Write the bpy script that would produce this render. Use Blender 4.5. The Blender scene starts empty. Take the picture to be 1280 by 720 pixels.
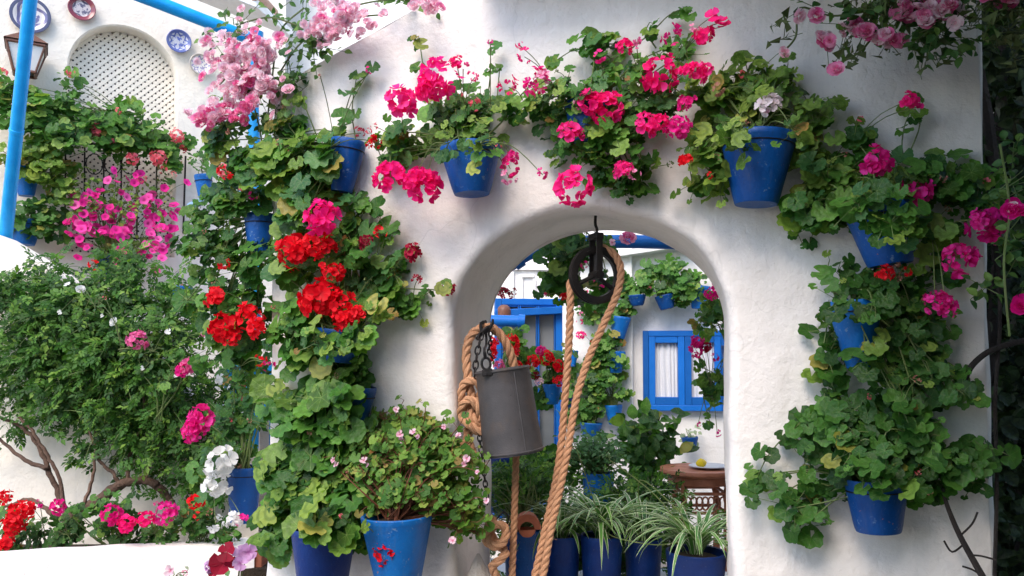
import bpy, math, random
import numpy as np
from mathutils import Vector, Matrix, noise
R = math.radians
rng = np.random.default_rng(7)
random.seed(7)
SC = bpy.context.scene
COL = SC.collection

# ------------------------------------------------------------------ camera
F = 1004.0; SH = 46.0; PITCH = R(2.5)
CAMP = Vector((0, 0, 1.5))
cd = bpy.data.cameras.new('camera'); cam = bpy.data.objects.new('camera', cd); COL.objects.link(cam)
cam.location = CAMP; cam.rotation_euler = (math.pi / 2 + PITCH, 0, 0)
cd.sensor_width = 36; cd.lens = 36 * F / 1280; cd.shift_y = SH / 1280; cd.clip_start = 0.05; cd.clip_end = 500
SC.camera = cam
# ------------------------------------------------------------------ sky, sun, exposure
SUNDIR = Vector((-0.27, -0.62, 0.76)).normalized()
EL = math.asin(SUNDIR.z); AZ = math.atan2(SUNDIR.x, SUNDIR.y)
w = bpy.data.worlds.new('World'); SC.world = w; w.use_nodes = True
nt = w.node_tree; nt.nodes.clear()
sky = nt.nodes.new('ShaderNodeTexSky'); sky.sky_type = 'NISHITA'; sky.sun_disc = False
sky.sun_elevation = EL; sky.sun_rotation = AZ % (2 * math.pi); sky.air_density = 1.0; sky.dust_density = 1.0
bg = nt.nodes.new('ShaderNodeBackground'); bg.inputs[1].default_value = 0.15
ow = nt.nodes.new('ShaderNodeOutputWorld')
nt.links.new(sky.outputs[0], bg.inputs[0]); nt.links.new(bg.outputs[0], ow.inputs[0])
sd = bpy.data.lights.new('sun', 'SUN'); sd.energy = 1.15; sd.angle = R(32); sd.color = (1.0, 0.87, 0.74)
sun = bpy.data.objects.new('sun', sd); COL.objects.link(sun)
sun.rotation_euler = SUNDIR.to_track_quat('Z', 'Y').to_euler(); sun.location = (-3, -4, 8)
SC.view_settings.view_transform = 'Standard'; SC.view_settings.look = 'None'
SC.view_settings.exposure = 1.55; SC.view_settings.gamma = 1
SC.render.engine = 'CYCLES'
SC.cycles.max_bounces = 8; SC.cycles.transparent_max_bounces = 16

# ------------------------------------------------------------------ pixel -> place
FW = Vector((0, math.cos(PITCH), math.sin(PITCH))); UP = Vector((0, -math.sin(PITCH), math.cos(PITCH)))
def ray(px, py):
    return Vector((1, 0, 0)) * ((px - 640) / F) + FW + UP * ((360 - py + SH) / F)
def at(px, py, Y):
    d = ray(px, py); return CAMP + d * (Y / d.y)
class Plane:
    """a vertical wall plane through pixel column px at distance Y; rot > 0: its right side comes nearer"""
    def __init__(s, px, Y, rot):
        s.o = at(px, 450, Y); a = R(rot)
        s.e = Vector((math.cos(a), -math.sin(a), 0)); s.n = Vector((-math.sin(a), -math.cos(a), 0))
    def P(s, px, py, off=0.0):
        d = ray(px, py); o = s.o + s.n * off
        return CAMP + d * ((o - CAMP).dot(s.n) / d.dot(s.n))
    def S(s, px, py=450):
        return (s.P(px, py) - s.o).dot(s.e)
    def W(s, u, z, off=0.0):
        p = s.o + s.e * u + s.n * off; return Vector((p.x, p.y, z))
WALL = Plane(740, 2.7, 13)
def flat(Y, rot=0, px=640): return Plane(px, Y, rot)

# ------------------------------------------------------------------ materials
def newmat(name):
    m = bpy.data.materials.new(name); m.use_nodes = True; t = m.node_tree
    b = t.nodes['Principled BSDF']; return m, t, b
def N(t, kind, **kw):
    n = t.nodes.new(kind)
    for k, v in kw.items():
        if k.startswith('i_'):
            n.inputs[int(k[2:])].default_value = v
        else: setattr(n, k, v)
    return n
def ramp(t, fac, stops):
    r = t.nodes.new('ShaderNodeValToRGB')
    el = r.color_ramp.elements
    while len(el) < len(stops): el.new(0.5)
    for e, (p, c) in zip(el, stops):
        e.position = p; e.color = (*c, 1) if len(c) == 3 else c
    t.links.new(fac, r.inputs[0]); return r
def noise_node(t, vec, scale, detail=4, rough=0.55):
    n = t.nodes.new('ShaderNodeTexNoise'); n.inputs['Scale'].default_value = scale
    n.inputs['Detail'].default_value = detail; n.inputs['Roughness'].default_value = rough
    t.links.new(vec, n.inputs['Vector']); return n.outputs['Fac']
def mixc(t, fac, a, b, mode='MIX'):
    m = t.nodes.new('ShaderNodeMix'); m.data_type = 'RGBA'; m.blend_type = mode
    for s, v in ((0, fac), (6, a), (7, b)):
        if isinstance(v, (int, float)): m.inputs[s].default_value = v
        elif isinstance(v, tuple): m.inputs[s].default_value = (*v, 1)
        else: t.links.new(v, m.inputs[s])
    return m.outputs[2]
def math_(t, op, a, b=None, clamp=False):
    m = t.nodes.new('ShaderNodeMath'); m.operation = op; m.use_clamp = clamp
    for i, v in enumerate((a, b)):
        if v is None: continue
        if isinstance(v, (int, float)): m.inputs[i].default_value = v
        else: t.links.new(v, m.inputs[i])
    return m.outputs[0]
def bump(t, b, h, dist, strength=1.0, prev=None):
    n = t.nodes.new('ShaderNodeBump'); n.inputs['Distance'].default_value = dist; n.inputs['Strength'].default_value = strength
    t.links.new(h, n.inputs['Height'])
    if prev is not None: t.links.new(prev, n.inputs['Normal'])
    t.links.new(n.outputs[0], b.inputs['Normal']); return n.outputs[0]
def gpos(t): return t.nodes.new('ShaderNodeNewGeometry').outputs['Position']

def plaster(name, c0, c1, stain=0.35, rough=1.0):
    m, t, b = newmat(name); p = gpos(t)
    n1 = noise_node(t, p, 1.7, 5); n2 = noise_node(t, p, 9, 5, 0.6); n3 = noise_node(t, p, 60, 4, 0.6); n4 = noise_node(t, p, 260, 3)
    col = mixc(t, n1, c0, c1)
    r2 = ramp(t, n2, [(0.50, (0, 0, 0)), (0.80, (stain,) * 3)])
    col = mixc(t, r2.outputs[0], col, (0.60, 0.55, 0.50))
    # small grey scuffs where the limewash is chipped
    r3 = ramp(t, n3, [(0.70, (0, 0, 0)), (0.76, (0.5,) * 3)])
    col = mixc(t, r3.outputs[0], col, (0.42, 0.40, 0.38))
    mp = t.nodes.new('ShaderNodeMapping'); mp.inputs['Scale'].default_value = (9, 9, 1.1); t.links.new(p, mp.inputs['Vector'])
    n5 = noise_node(t, mp.outputs[0], 1.6, 4, 0.6)
    col = mixc(t, ramp(t, n5, [(0.53, (0,) * 3), (0.72, (stain,) * 3)]).outputs[0], col, (0.62, 0.60, 0.58))
    v = t.nodes.new('ShaderNodeTexVoronoi'); v.feature = 'DISTANCE_TO_EDGE'; v.inputs['Scale'].default_value = 2.3
    wv = t.nodes.new('ShaderNodeVectorMath'); wv.operation = 'ADD'; vs_ = t.nodes.new('ShaderNodeVectorMath'); vs_.operation = 'SCALE'; vs_.inputs['Scale'].default_value = .3; nn_ = t.nodes.new('ShaderNodeTexNoise'); nn_.inputs['Scale'].default_value = 5; t.links.new(p, nn_.inputs['Vector'])
    t.links.new(p, wv.inputs[0]); t.links.new(nn_.outputs['Color'], vs_.inputs[0]); t.links.new(vs_.outputs[0], wv.inputs[1]); t.links.new(wv.outputs[0], v.inputs['Vector'])
    ck = math_(t, 'MULTIPLY', ramp(t, v.outputs['Distance'], [(0.0, (1,) * 3), (0.006, (0,) * 3)]).outputs[0], ramp(t, n1, [(0.52, (0,) * 3), (0.62, (.28,) * 3)]).outputs[0])
    col = mixc(t, ck, col, (0.45, 0.42, 0.40))
    t.links.new(col, b.inputs['Base Color']); b.inputs['Roughness'].default_value = 0.85
    b.inputs['Specular IOR Level'].default_value = 0.2
    q = bump(t, b, n2, 0.010 * rough); q = bump(t, b, n3, 0.0026 * rough, 1, q); bump(t, b, n4, 0.0009, 1, q)
    return m
M = {}
M['lime'] = plaster('white limewash', (0.86, 0.80, 0.75), (0.80, 0.76, 0.73), 0.35)
M['lime2'] = plaster('distant limewash', (0.85, 0.83, 0.79), (0.80, 0.79, 0.78), 0.25)
M['cream'] = plaster('cream limewash', (0.82, 0.76, 0.66), (0.78, 0.72, 0.64), 0.3)
M['mortar'] = plaster('rough mortar', (0.66, 0.61, 0.55), (0.5, 0.46, 0.41), 0.6, 3)

def paint(name, c, c2, rough=0.45, wear=True, bumpd=0.002, pot=False):
    m, t, b = newmat(name); p = gpos(t)
    oi = t.nodes.new('ShaderNodeObjectInfo')
    n = noise_node(t, p, 14, 5, 0.6); n2 = noise_node(t, p, 90, 4, 0.6)
    col = mixc(t, ramp(t, n, [(0.35, (0, 0, 0)), (0.7, (1, 1, 1))]).outputs[0], c, c2)
    hs = t.nodes.new('ShaderNodeHueSaturation')
    t.links.new(col, hs.inputs['Color'])
    t.links.new(math_(t, 'MULTIPLY_ADD', oi.outputs['Random'], 0.5), hs.inputs['Value'])
    hs.inputs['Value'].links[0].from_node.inputs[2].default_value = 0.75
    col = hs.outputs[0]
    if wear:
        col = mixc(t, ramp(t, n2, [(0.66, (0, 0, 0)), (0.72, (0.5,) * 3)]).outputs[0], col, tuple(min(1, x * 0.6 + 0.12) for x in c))
    if pot:
        mp = t.nodes.new('ShaderNodeMapping'); mp.inputs['Scale'].default_value = (30, 30, 4); t.links.new(p, mp.inputs['Vector'])
        n5 = noise_node(t, mp.outputs[0], 1.5, 4, 0.65)
        col = mixc(t, ramp(t, n5, [(0.55, (0,) * 3), (0.72, (.45,) * 3)]).outputs[0], col, tuple(x * .55 + .05 for x in c2))
        n6 = noise_node(t, p, 35, 5, 0.7)
        col = mixc(t, ramp(t, n6, [(0.62, (0,) * 3), (0.68, (.6,) * 3)]).outputs[0], col, (0.20, 0.30, 0.42))
        n7 = noise_node(t, p, 55, 3, 0.6)
        col = mixc(t, ramp(t, n7, [(0.70, (0,) * 3), (0.73, (.85,) * 3)]).outputs[0], col, (0.34, 0.15, 0.09))
    t.links.new(col, b.inputs['Base Color'])
    t.links.new(math_(t, 'MULTIPLY_ADD', n, 0.25), b.inputs['Roughness'])
    b.inputs['Roughness'].links[0].from_node.inputs[2].default_value = rough - 0.1
    b.inputs['Specular IOR Level'].default_value = 0.3
    bump(t, b, n2, bumpd)
    return m
M['potblue'] = paint('cobalt blue painted clay', (0.0008, 0.05, 0.215), (0.001, 0.07, 0.28), pot=True)
M['potblue2'] = paint('bright blue painted clay', (0.001, 0.10, 0.36), (0.003, 0.14, 0.45), pot=True)
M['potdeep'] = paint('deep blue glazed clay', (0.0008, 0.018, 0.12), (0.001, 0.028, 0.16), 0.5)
M['blue'] = paint('blue woodwork paint', (0.004, 0.115, 0.44), (0.006, 0.13, 0.48), 0.45)
M['sky_blue'] = paint('bright sky blue pipe paint', (0.003, 0.27, 0.66), (0.01, 0.34, 0.74), 0.3)
M['greyblue'] = paint('weathered grey blue paint', (0.16, 0.27, 0.42), (0.2, 0.3, 0.45))
M['iron'] = paint('dark wrought iron', (0.006, 0.006, 0.007), (0.013, 0.010, 0.009), 0.5)
M['wood'] = paint('red brown varnished wood', (0.46, 0.18, 0.10), (0.34, 0.12, 0.06), 0.4)
M['terra'] = paint('terracotta', (0.40, 0.13, 0.07), (0.32, 0.10, 0.055), 0.7)
M['shadewall'] = paint('dark green shade wall', (0.03, 0.06, 0.02), (0.06, 0.09, 0.03), 0.9, True, .02)  # dark colour chosen to keep the unseen right wall from bouncing light
M['soil'] = paint('dark potting soil', (0.03, 0.02, 0.012), (0.05, 0.035, 0.02), 0.9, False, 0.01)
M['white'] = paint('white glaze', (0.8, 0.8, 0.78), (0.75, 0.75, 0.74), 0.3)
M['lemon'] = paint('lemon skin', (0.85, 0.62, 0.02), (0.8, 0.55, 0.02), 0.4, False)
M['brown'] = paint('brown painted metal', (0.16, 0.07, 0.045), (0.12, 0.05, 0.035), 0.4)
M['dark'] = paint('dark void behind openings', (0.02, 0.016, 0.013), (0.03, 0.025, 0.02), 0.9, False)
M['tile'] = paint('roof tile clay', (0.45, 0.28, 0.2), (0.35, 0.22, 0.17), 0.8)

def zincmat():
    m, t, b = newmat('dark zinc'); p = gpos(t)
    n = noise_node(t, p, 25, 5, 0.6); n2 = noise_node(t, p, 240, 3); v = t.nodes.new('ShaderNodeTexVoronoi'); v.inputs['Scale'].default_value = 45
    t.links.new(p, v.inputs['Vector'])
    col = mixc(t, n, (0.025, 0.023, 0.026), (0.075, 0.07, 0.072))
    col = mixc(t, ramp(t, v.outputs['Distance'], [(0.05, (1, 1, 1)), (0.09, (0, 0, 0))]).outputs[0], col, (0.012, 0.011, 0.01))
    col = mixc(t, ramp(t, n2, [(0.72, (0, 0, 0)), (0.8, (0.4,) * 3)]).outputs[0], col, (0.22, 0.22, 0.22))
    n9 = noise_node(t, p, 11, 5, 0.65); col = mixc(t, ramp(t, n9, [(0.5, (0,) * 3), (0.7, (.6,) * 3)]).outputs[0], col, (0.085, 0.06, 0.045))
    t.links.new(col, b.inputs['Base Color']); b.inputs['Roughness'].default_value = 0.62; b.inputs['Metallic'].default_value = 0.0
    bump(t, b, n2, 0.0012); return m
M['zinc'] = zincmat()
def ropemat():
    m, t, b = newmat('sisal rope'); p = gpos(t)
    n = noise_node(t, p, 30, 4); n2 = noise_node(t, p, 500, 3, 0.7)
    col = mixc(t, n, (0.50, 0.25, 0.13), (0.68, 0.40, 0.23))
    col = mixc(t, ramp(t, n2, [(0.3, (0.8,) * 3), (0.6, (0,) * 3)]).outputs[0], col, (0.27, 0.10, 0.045))
    t.links.new(col, b.inputs['Base Color']); b.inputs['Roughness'].default_value = 0.9
    bump(t, b, n2, 0.002); return m
M['rope'] = ropemat()

def leafmat(name, stops, vein=0.5, zone=0.0, rough=0.42, trans=0.36, dark=(0.02, 0.05, 0.012)):
    m, t, b = newmat(name)
    oi = t.nodes.new('ShaderNodeObjectInfo'); at_ = t.nodes.new('ShaderNodeAttribute'); at_.attribute_name = 'var'
    f = math_(t, 'FRACT', math_(t, 'ADD', oi.outputs['Random'], at_.outputs['Fac']))
    r = ramp(t, f, stops)
    uv = t.nodes.new('ShaderNodeTexCoord').outputs['UV']
    sep = t.nodes.new('ShaderNodeSeparateXYZ'); t.links.new(uv, sep.inputs[0])
    x = math_(t, 'SUBTRACT', sep.outputs[0], 0.5); y = math_(t, 'SUBTRACT', sep.outputs[1], 0.5)
    rad = math_(t, 'SQRT', math_(t, 'ADD', math_(t, 'MULTIPLY', x, x), math_(t, 'MULTIPLY', y, y)))
    col = r.outputs[0]
    if vein:
        a = math_(t, 'ARCTAN2', x, y)
        s = math_(t, 'ABSOLUTE', math_(t, 'SINE', math_(t, 'MULTIPLY', a, 3.62)))   # seven radial veins
        vl = math_(t, 'LESS_THAN', math_(t, 'MULTIPLY', s, rad), 0.022)
        col = mixc(t, math_(t, 'MULTIPLY', vl, vein), col, (0.30, 0.42, 0.12))
    if zone:
        z = ramp(t, math_(t, 'MULTIPLY', rad, 2.0), [(0.38, (0,) * 3), (0.5, (zone,) * 3), (0.62, (zone,) * 3), (0.74, (0,) * 3)])
        col = mixc(t, z.outputs[0], col, dark)
    n = noise_node(t, uv, 6, 3)
    col = mixc(t, ramp(t, n, [(0.4, (0,) * 3), (0.75, (0.2,) * 3)]).outputs[0], col, (0.14, 0.22, 0.04))
    t.links.new(col, b.inputs['Base Color']); b.inputs['Roughness'].default_value = rough
    b.inputs['Specular IOR Level'].default_value = 0.3
    tr = t.nodes.new('ShaderNodeBsdfTranslucent'); t.links.new(mixc(t, 1.0, col, (1.2, 1.5, 0.6), 'MULTIPLY'), tr.inputs[0])
    mx = t.nodes.new('ShaderNodeMixShader'); mx.inputs[0].default_value = trans
    t.links.new(b.outputs[0], mx.inputs[1]); t.links.new(tr.outputs[0], mx.inputs[2])
    t.links.new(mx.outputs[0], t.nodes['Material Output'].inputs[0])
    bump(t, b, n, 0.02, 0.3)
    return m
M['leafA'] = leafmat('geranium leaf mid green', [(0, (0.018, 0.075, 0.018)), (0.45, (0.06, 0.185, 0.028)), (0.8, (0.12, 0.28, 0.045)), (0.965, (0.24, 0.34, 0.07)), (0.99, (0.34, 0.24, 0.06)), (1, (0.26, 0.10, 0.03))], 0.35, 0.25)
M['leafB'] = leafmat('ivy geranium leaf yellow green', [(0, (0.04, 0.11, 0.015)), (0.5, (0.14, 0.24, 0.035)), (0.9, (0.26, 0.36, 0.06)), (0.97, (0.42, 0.42, 0.09)), (1, (0.38, 0.20, 0.06))], 0.6, 0.45, dark=(0.045, 0.10, 0.015))
M['leafC'] = leafmat('geranium leaf dark green', [(0, (0.014, 0.055, 0.012)), (0.6, (0.038, 0.13, 0.02)), (0.97, (0.08, 0.21, 0.035)), (1, (0.35, 0.30, 0.06))], 0.25, 0.2)
M['leafD'] = leafmat('grey green geranium leaf', [(0, (0.03, 0.11, 0.035)), (0.6, (0.07, 0.19, 0.06)), (1, (0.13, 0.27, 0.09))], 0.3, 0)
M['jas'] = leafmat('jasmine leaflet', [(0, (0.012, 0.05, 0.008)), (0.5, (0.042, 0.135, 0.018)), (0.85, (0.10, 0.23, 0.03)), (1, (0.20, 0.32, 0.05))], 0, 0, 0.45, 0.3)
M['fine'] = leafmat('small scented geranium leaf', [(0, (0.04, 0.13, 0.02)), (0.5, (0.11, 0.24, 0.035)), (0.9, (0.22, 0.34, 0.06)), (0.97, (0.36, 0.32, 0.08)), (1, (0.22, 0.08, 0.03))], 0, 0)
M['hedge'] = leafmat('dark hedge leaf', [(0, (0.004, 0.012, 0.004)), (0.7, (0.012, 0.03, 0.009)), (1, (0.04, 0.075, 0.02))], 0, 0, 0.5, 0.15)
M['roseleaf'] = leafmat('rose leaf', [(0, (0.025, 0.075, 0.025)), (0.6, (0.07, 0.16, 0.04)), (1, (0.16, 0.26, 0.06))], 0, 0)
M['succ'] = leafmat('pale succulent leaf', [(0, (0.22, 0.28, 0.2)), (1, (0.45, 0.5, 0.4))], 0, 0)
M['stem'] = paint('green stem', (0.10, 0.15, 0.04), (0.13, 0.16, 0.06), 0.6, False)
M['redstem'] = paint('red brown stem', (0.16, 0.055, 0.03), (0.11, 0.04, 0.02), 0.7, False)
M['bark'] = paint('vine bark', (0.17, 0.105, 0.075), (0.09, 0.055, 0.04), 0.9, True, 0.012)
M['darkbark'] = paint('dark twig bark', (0.03, 0.025, 0.024), (0.05, 0.04, 0.035), 0.9, False, 0.01)

def petal(name, stops, centre=None, trans=0.42):
    m, t, b = newmat(name)
    oi = t.nodes.new('ShaderNodeObjectInfo'); at_ = t.nodes.new('ShaderNodeAttribute'); at_.attribute_name = 'var'
    f = math_(t, 'FRACT', math_(t, 'ADD', oi.outputs['Random'], at_.outputs['Fac']))
    col = ramp(t, f, stops).outputs[0]
    if centre is not None:
        uv = t.nodes.new('ShaderNodeTexCoord').outputs['UV']
        sep = t.nodes.new('ShaderNodeSeparateXYZ'); t.links.new(uv, sep.inputs[0])
        g = ramp(t, sep.outputs[1], [(0.0, (0.9,) * 3), (0.5, (0,) * 3)])
        col = mixc(t, g.outputs[0], col, centre)
    t.links.new(col, b.inputs['Base Color']); b.inputs['Roughness'].default_value = 0.6
    b.inputs['Specular IOR Level'].default_value = 0.25
    tr = t.nodes.new('ShaderNodeBsdfTranslucent'); t.links.new(col, tr.inputs[0])
    mx = t.nodes.new('ShaderNodeMixShader'); mx.inputs[0].default_value = trans
    t.links.new(b.outputs[0], mx.inputs[1]); t.links.new(tr.outputs[0], mx.inputs[2])
    t.links.new(mx.outputs[0], t.nodes['Material Output'].inputs[0]); return m
M['pink'] = petal('hot pink petal', [(0, (0.88, 0.004, 0.16)), (0.6, (0.96, 0.012, 0.25)), (1, (0.97, 0.06, 0.36))], (0.75, 0.0, 0.12))
M['magenta'] = petal('magenta petal', [(0, (0.70, 0.006, 0.19)), (0.6, (0.86, 0.012, 0.30)), (1, (0.9, 0.06, 0.4))], (0.5, 0.0, 0.12))
M['red'] = petal('red petal', [(0, (0.66, 0.001, 0.01)), (0.6, (0.86, 0.004, 0.018)), (1, (0.92, 0.02, 0.035))], (0.5, 0.0, 0.01))
M['darkred'] = petal('dark red petal', [(0, (0.18, 0.002, 0.015)), (0.7, (0.36, 0.004, 0.03)), (1, (0.5, 0.01, 0.06))])
M['rosepink'] = petal('pale rose petal', [(0, (0.84, 0.42, 0.54)), (0.45, (0.90, 0.64, 0.71)), (1, (0.93, 0.83, 0.84))], (0.80, 0.26, 0.42))
M['rosedeep'] = petal('deep rose petal', [(0, (0.78, 0.10, 0.32)), (0.6, (0.87, 0.26, 0.48)), (1, (0.90, 0.48, 0.62))], (0.7, 0.05, 0.2))
M['petunia'] = petal('petunia petal', [(0, (0.74, 0.015, 0.24)), (0.6, (0.88, 0.035, 0.36)), (1, (0.90, 0.14, 0.46))], (0.40, 0.0, 0.12))
M['whitep'] = petal('white petal', [(0, (0.78, 0.78, 0.76)), (1, (0.88, 0.87, 0.84))])
M['salmon'] = petal('salmon pink petal', [(0, (0.80, 0.10, 0.14)), (1, (0.88, 0.24, 0.28))])
M['lilac'] = petal('lilac petal', [(0, (0.62, 0.34, 0.62)), (1, (0.74, 0.48, 0.74))], (0.3, 0.05, 0.25))
M['bicol'] = petal('white petal with crimson eye', [(0, (0.82, 0.42, 0.55)), (1, (0.88, 0.66, 0.74))], (0.55, 0.005, 0.14))
M['stripe'] = petal('pink and white striped petal', [(0, (0.85, 0.80, 0.80)), (0.5, (0.86, 0.7, 0.74)), (0.55, (0.66, 0.02, 0.26)), (1, (0.7, 0.03, 0.3))])
M['bud'] = petal('faded bud', [(0, (0.35, 0.12, 0.10)), (1, (0.5, 0.28, 0.18))])
def spidermat():
    m, t, b = newmat('variegated spider leaf'); uv = t.nodes.new('ShaderNodeTexCoord').outputs['UV']
    sep = t.nodes.new('ShaderNodeSeparateXYZ'); t.links.new(uv, sep.inputs[0])
    d = math_(t, 'ABSOLUTE', math_(t, 'SUBTRACT', sep.outputs[0], 0.5))
    oi = t.nodes.new('ShaderNodeObjectInfo')
    g = ramp(t, oi.outputs['Random'], [(0, (0.04, 0.16, 0.02)), (1, (0.12, 0.28, 0.04))])
    wv = ramp(t, d, [(0.35, (0,) * 3), (0.40, (1,) * 3)])
    col = mixc(t, wv.outputs[0], g.outputs[0], (0.58, 0.64, 0.42))
    t.links.new(col, b.inputs['Base Color']); b.inputs['Roughness'].default_value = 0.4
    tr = t.nodes.new('ShaderNodeBsdfTranslucent'); t.links.new(col, tr.inputs[0])
    mx = t.nodes.new('ShaderNodeMixShader'); mx.inputs[0].default_value = 0.25
    t.links.new(b.outputs[0], mx.inputs[1]); t.links.new(tr.outputs[0], mx.inputs[2])
    t.links.new(mx.outputs[0], t.nodes['Material Output'].inputs[0]); return m
M['spider'] = spidermat()
def platemat(name, rimc, inkc, base, k, rimw=0.35):
    m, t, b = newmat(name); uv = t.nodes.new('ShaderNodeTexCoord').outputs['Object']
    sep = t.nodes.new('ShaderNodeSeparateXYZ'); t.links.new(uv, sep.inputs[0]); x, y = sep.outputs[0], sep.outputs[1]
    rad = math_(t, 'SQRT', math_(t, 'ADD', math_(t, 'MULTIPLY', x, x), math_(t, 'MULTIPLY', y, y)))
    a = math_(t, 'ARCTAN2', x, y)
    wob = math_(t, 'MULTIPLY', math_(t, 'SINE', math_(t, 'MULTIPLY', a, k)), 0.12)
    rr = math_(t, 'ADD', rad, wob)
    ringp = math_(t, 'LESS_THAN', math_(t, 'ABSOLUTE', math_(t, 'SUBTRACT', rr, 0.66)), 0.08)
    edge = math_(t, 'GREATER_THAN', rad, 1 - rimw * 0.5)
    n = noise_node(t, uv, 4.5, 3); blot = ramp(t, n, [(0.52, (0,) * 3), (0.56, (1,) * 3)]).outputs[0]
    inner = math_(t, 'MULTIPLY', math_(t, 'LESS_THAN', rad, 0.45), blot)
    col = mixc(t, ringp, base, inkc); col = mixc(t, inner, col, inkc); col = mixc(t, edge, col, rimc)
    t.links.new(col, b.inputs['Base Color']); b.inputs['Roughness'].default_value = 0.2; return m
def glass(name, c, rough=0.15):
    m, t, b = newmat(name); b.inputs['Base Color'].default_value = (*c, 1); b.inputs['Roughness'].default_value = rough
    b.inputs['Specular IOR Level'].default_value = 0.8
    n = noise_node(t, gpos(t), 3, 3); t.links.new(mixc(t, n, tuple(x * 0.6 for x in c), c), b.inputs['Base Color']); return m
M['glass'] = glass('grey glazing', (0.26, 0.28, 0.29), .08)
def curtainmat():
    m, t, b = newmat('lace curtain'); n = noise_node(t, gpos(t), 70, 3)
    t.links.new(mixc(t, n, (0.62, 0.64, 0.68), (0.75, 0.76, 0.78)), b.inputs['Base Color']); b.inputs['Roughness'].default_value = 0.9; return m
M['curtain'] = curtainmat()
def groundmat():
    m, t, b = newmat('patio paving'); p = gpos(t)
    n = noise_node(t, p, 2, 5); t.links.new(mixc(t, n, (0.20, 0.18, 0.16), (0.28, 0.26, 0.24)), b.inputs['Base Color'])
    b.inputs['Roughness'].default_value = 0.8; bump(t, b, noise_node(t, p, 40, 4), 0.004); return m
M['ground'] = groundmat()

# ------------------------------------------------------------------ mesh helpers
class MB:
    def __init__(s): s.v = []; s.f = []
    def add(s, vs, fs):
        b = len(s.v); s.v += [tuple(v) for v in vs]; s.f += [tuple(i + b for i in f) for f in fs]; return s
    def box(s, c, x, y, z):
        """centre and three half-axis vectors"""
        c, x, y, z = map(Vector, (c, x, y, z))
        vs = [c + x * a + y * b_ + z * d for a in (-1, 1) for b_ in (-1, 1) for d in (-1, 1)]
        return s.add(vs, [(0, 1, 3, 2), (4, 6, 7, 5), (0, 4, 5, 1), (2, 3, 7, 6), (0, 2, 6, 4), (1, 5, 7, 3)])
    def tube(s, pts, r, k=6, caps=True):
        pts = [Vector(p) for p in pts]; n = len(pts)
        rs = r if isinstance(r, (list, tuple)) else [r] * n
        vs = []; up = None
        for i, p in enumerate(pts):
            d = (pts[min(i + 1, n - 1)] - pts[max(i - 1, 0)])
            d = d.normalized() if d.length > 1e-9 else Vector((0, 0, 1))
            if up is None:
                up = Vector((0, 0, 1)) if abs(d.z) < 0.9 else Vector((1, 0, 0))
            a = (up - d * up.dot(d)).normalized(); up = a; b_ = d.cross(a)
            for j in range(k):
                t = 2 * math.pi * j / k; vs.append(p + (a * math.cos(t) + b_ * math.sin(t)) * rs[i])
        fs = [(i * k + j, i * k + (j + 1) % k, (i + 1) * k + (j + 1) % k, (i + 1) * k + j) for i in range(n - 1) for j in range(k)]
        if caps: fs += [tuple(range(k))[::-1], tuple(range((n - 1) * k, n * k))]
        return s.add(vs, fs)
    def lathe(s, prof, o, axis=(0, 0, 1), k=28, wob=0.0):
        """prof: (radius, height) list; closed where radius = 0"""
        o = Vector(o); ax = Vector(axis).normalized()
        a = (Vector((1, 0, 0)) - ax * ax.x).normalized() if abs(ax.x) < 0.9 else (Vector((0, 1, 0)) - ax * ax.y).normalized()
        b_ = ax.cross(a); vs = []
        for r, h in prof:
            for j in range(k):
                t = 2 * math.pi * j / k
                rr = r * (1 + wob * noise.noise(Vector((math.cos(t) * 1.5, math.sin(t) * 1.5, h * 8 + o.x * 7))))
                vs.append(o + ax * h + (a * math.cos(t) + b_ * math.sin(t)) * rr)
        fs = [(i * k + j, i * k + (j + 1) % k, (i + 1) * k + (j + 1) % k, (i + 1) * k + j) for i in range(len(prof) - 1) for j in range(k)]
        return s.add(vs, fs)
    def build(s, name, mat, parent=None, smooth=True, bevel=0.0, **props):
        me = bpy.data.meshes.new(name)
        org = Vector(parent_world(parent))
        me.from_pydata([(x - org.x, y - org.y, z - org.z) for x, y, z in s.v], [], s.f); me.materials.append(mat)
        if smooth: me.shade_smooth()
        o = bpy.data.objects.new(name, me); COL.objects.link(o)
        if parent: o.parent = parent
        if smooth and hasattr(me, 'set_sharp_from_angle'):
            me.set_sharp_from_angle(angle=R(40))
        if bevel:
            md = o.modifiers.new('bevel', 'BEVEL'); md.width = bevel; md.segments = 2; md.limit_method = 'ANGLE'
        for k, v in props.items(): o[k] = v
        return o
def parent_world(p):
    v = Vector((0, 0, 0))
    while p is not None: v += p.location; p = p.parent
    return v
def thing(name, label, cat, loc, group=None):
    o = bpy.data.objects.new(name, None); COL.objects.link(o); o.location = loc; o.empty_display_size = 0.05
    o['label'] = label; o['category'] = cat
    if group: o['group'] = group
    return o
def struct(name, mb, mat, **kw):
    o = mb.build(name, mat, None, **kw); o['kind'] = 'structure'; return o
def bez(pts, n=8):
    """Catmull-Rom through points"""
    pts = [Vector(p) for p in pts]; q = [pts[0]] + pts + [pts[-1]]; out = []
    for i in range(1, len(q) - 2):
        for k in range(n):
            t = k / n; a, b, c, d = q[i - 1:i + 3]
            out.append(0.5 * ((2 * b) + (c - a) * t + (2 * a - 5 * b + 4 * c - d) * t * t + (3 * b - a - 3 * c + d) * t ** 3))
    out.append(pts[-1]); return out

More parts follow.
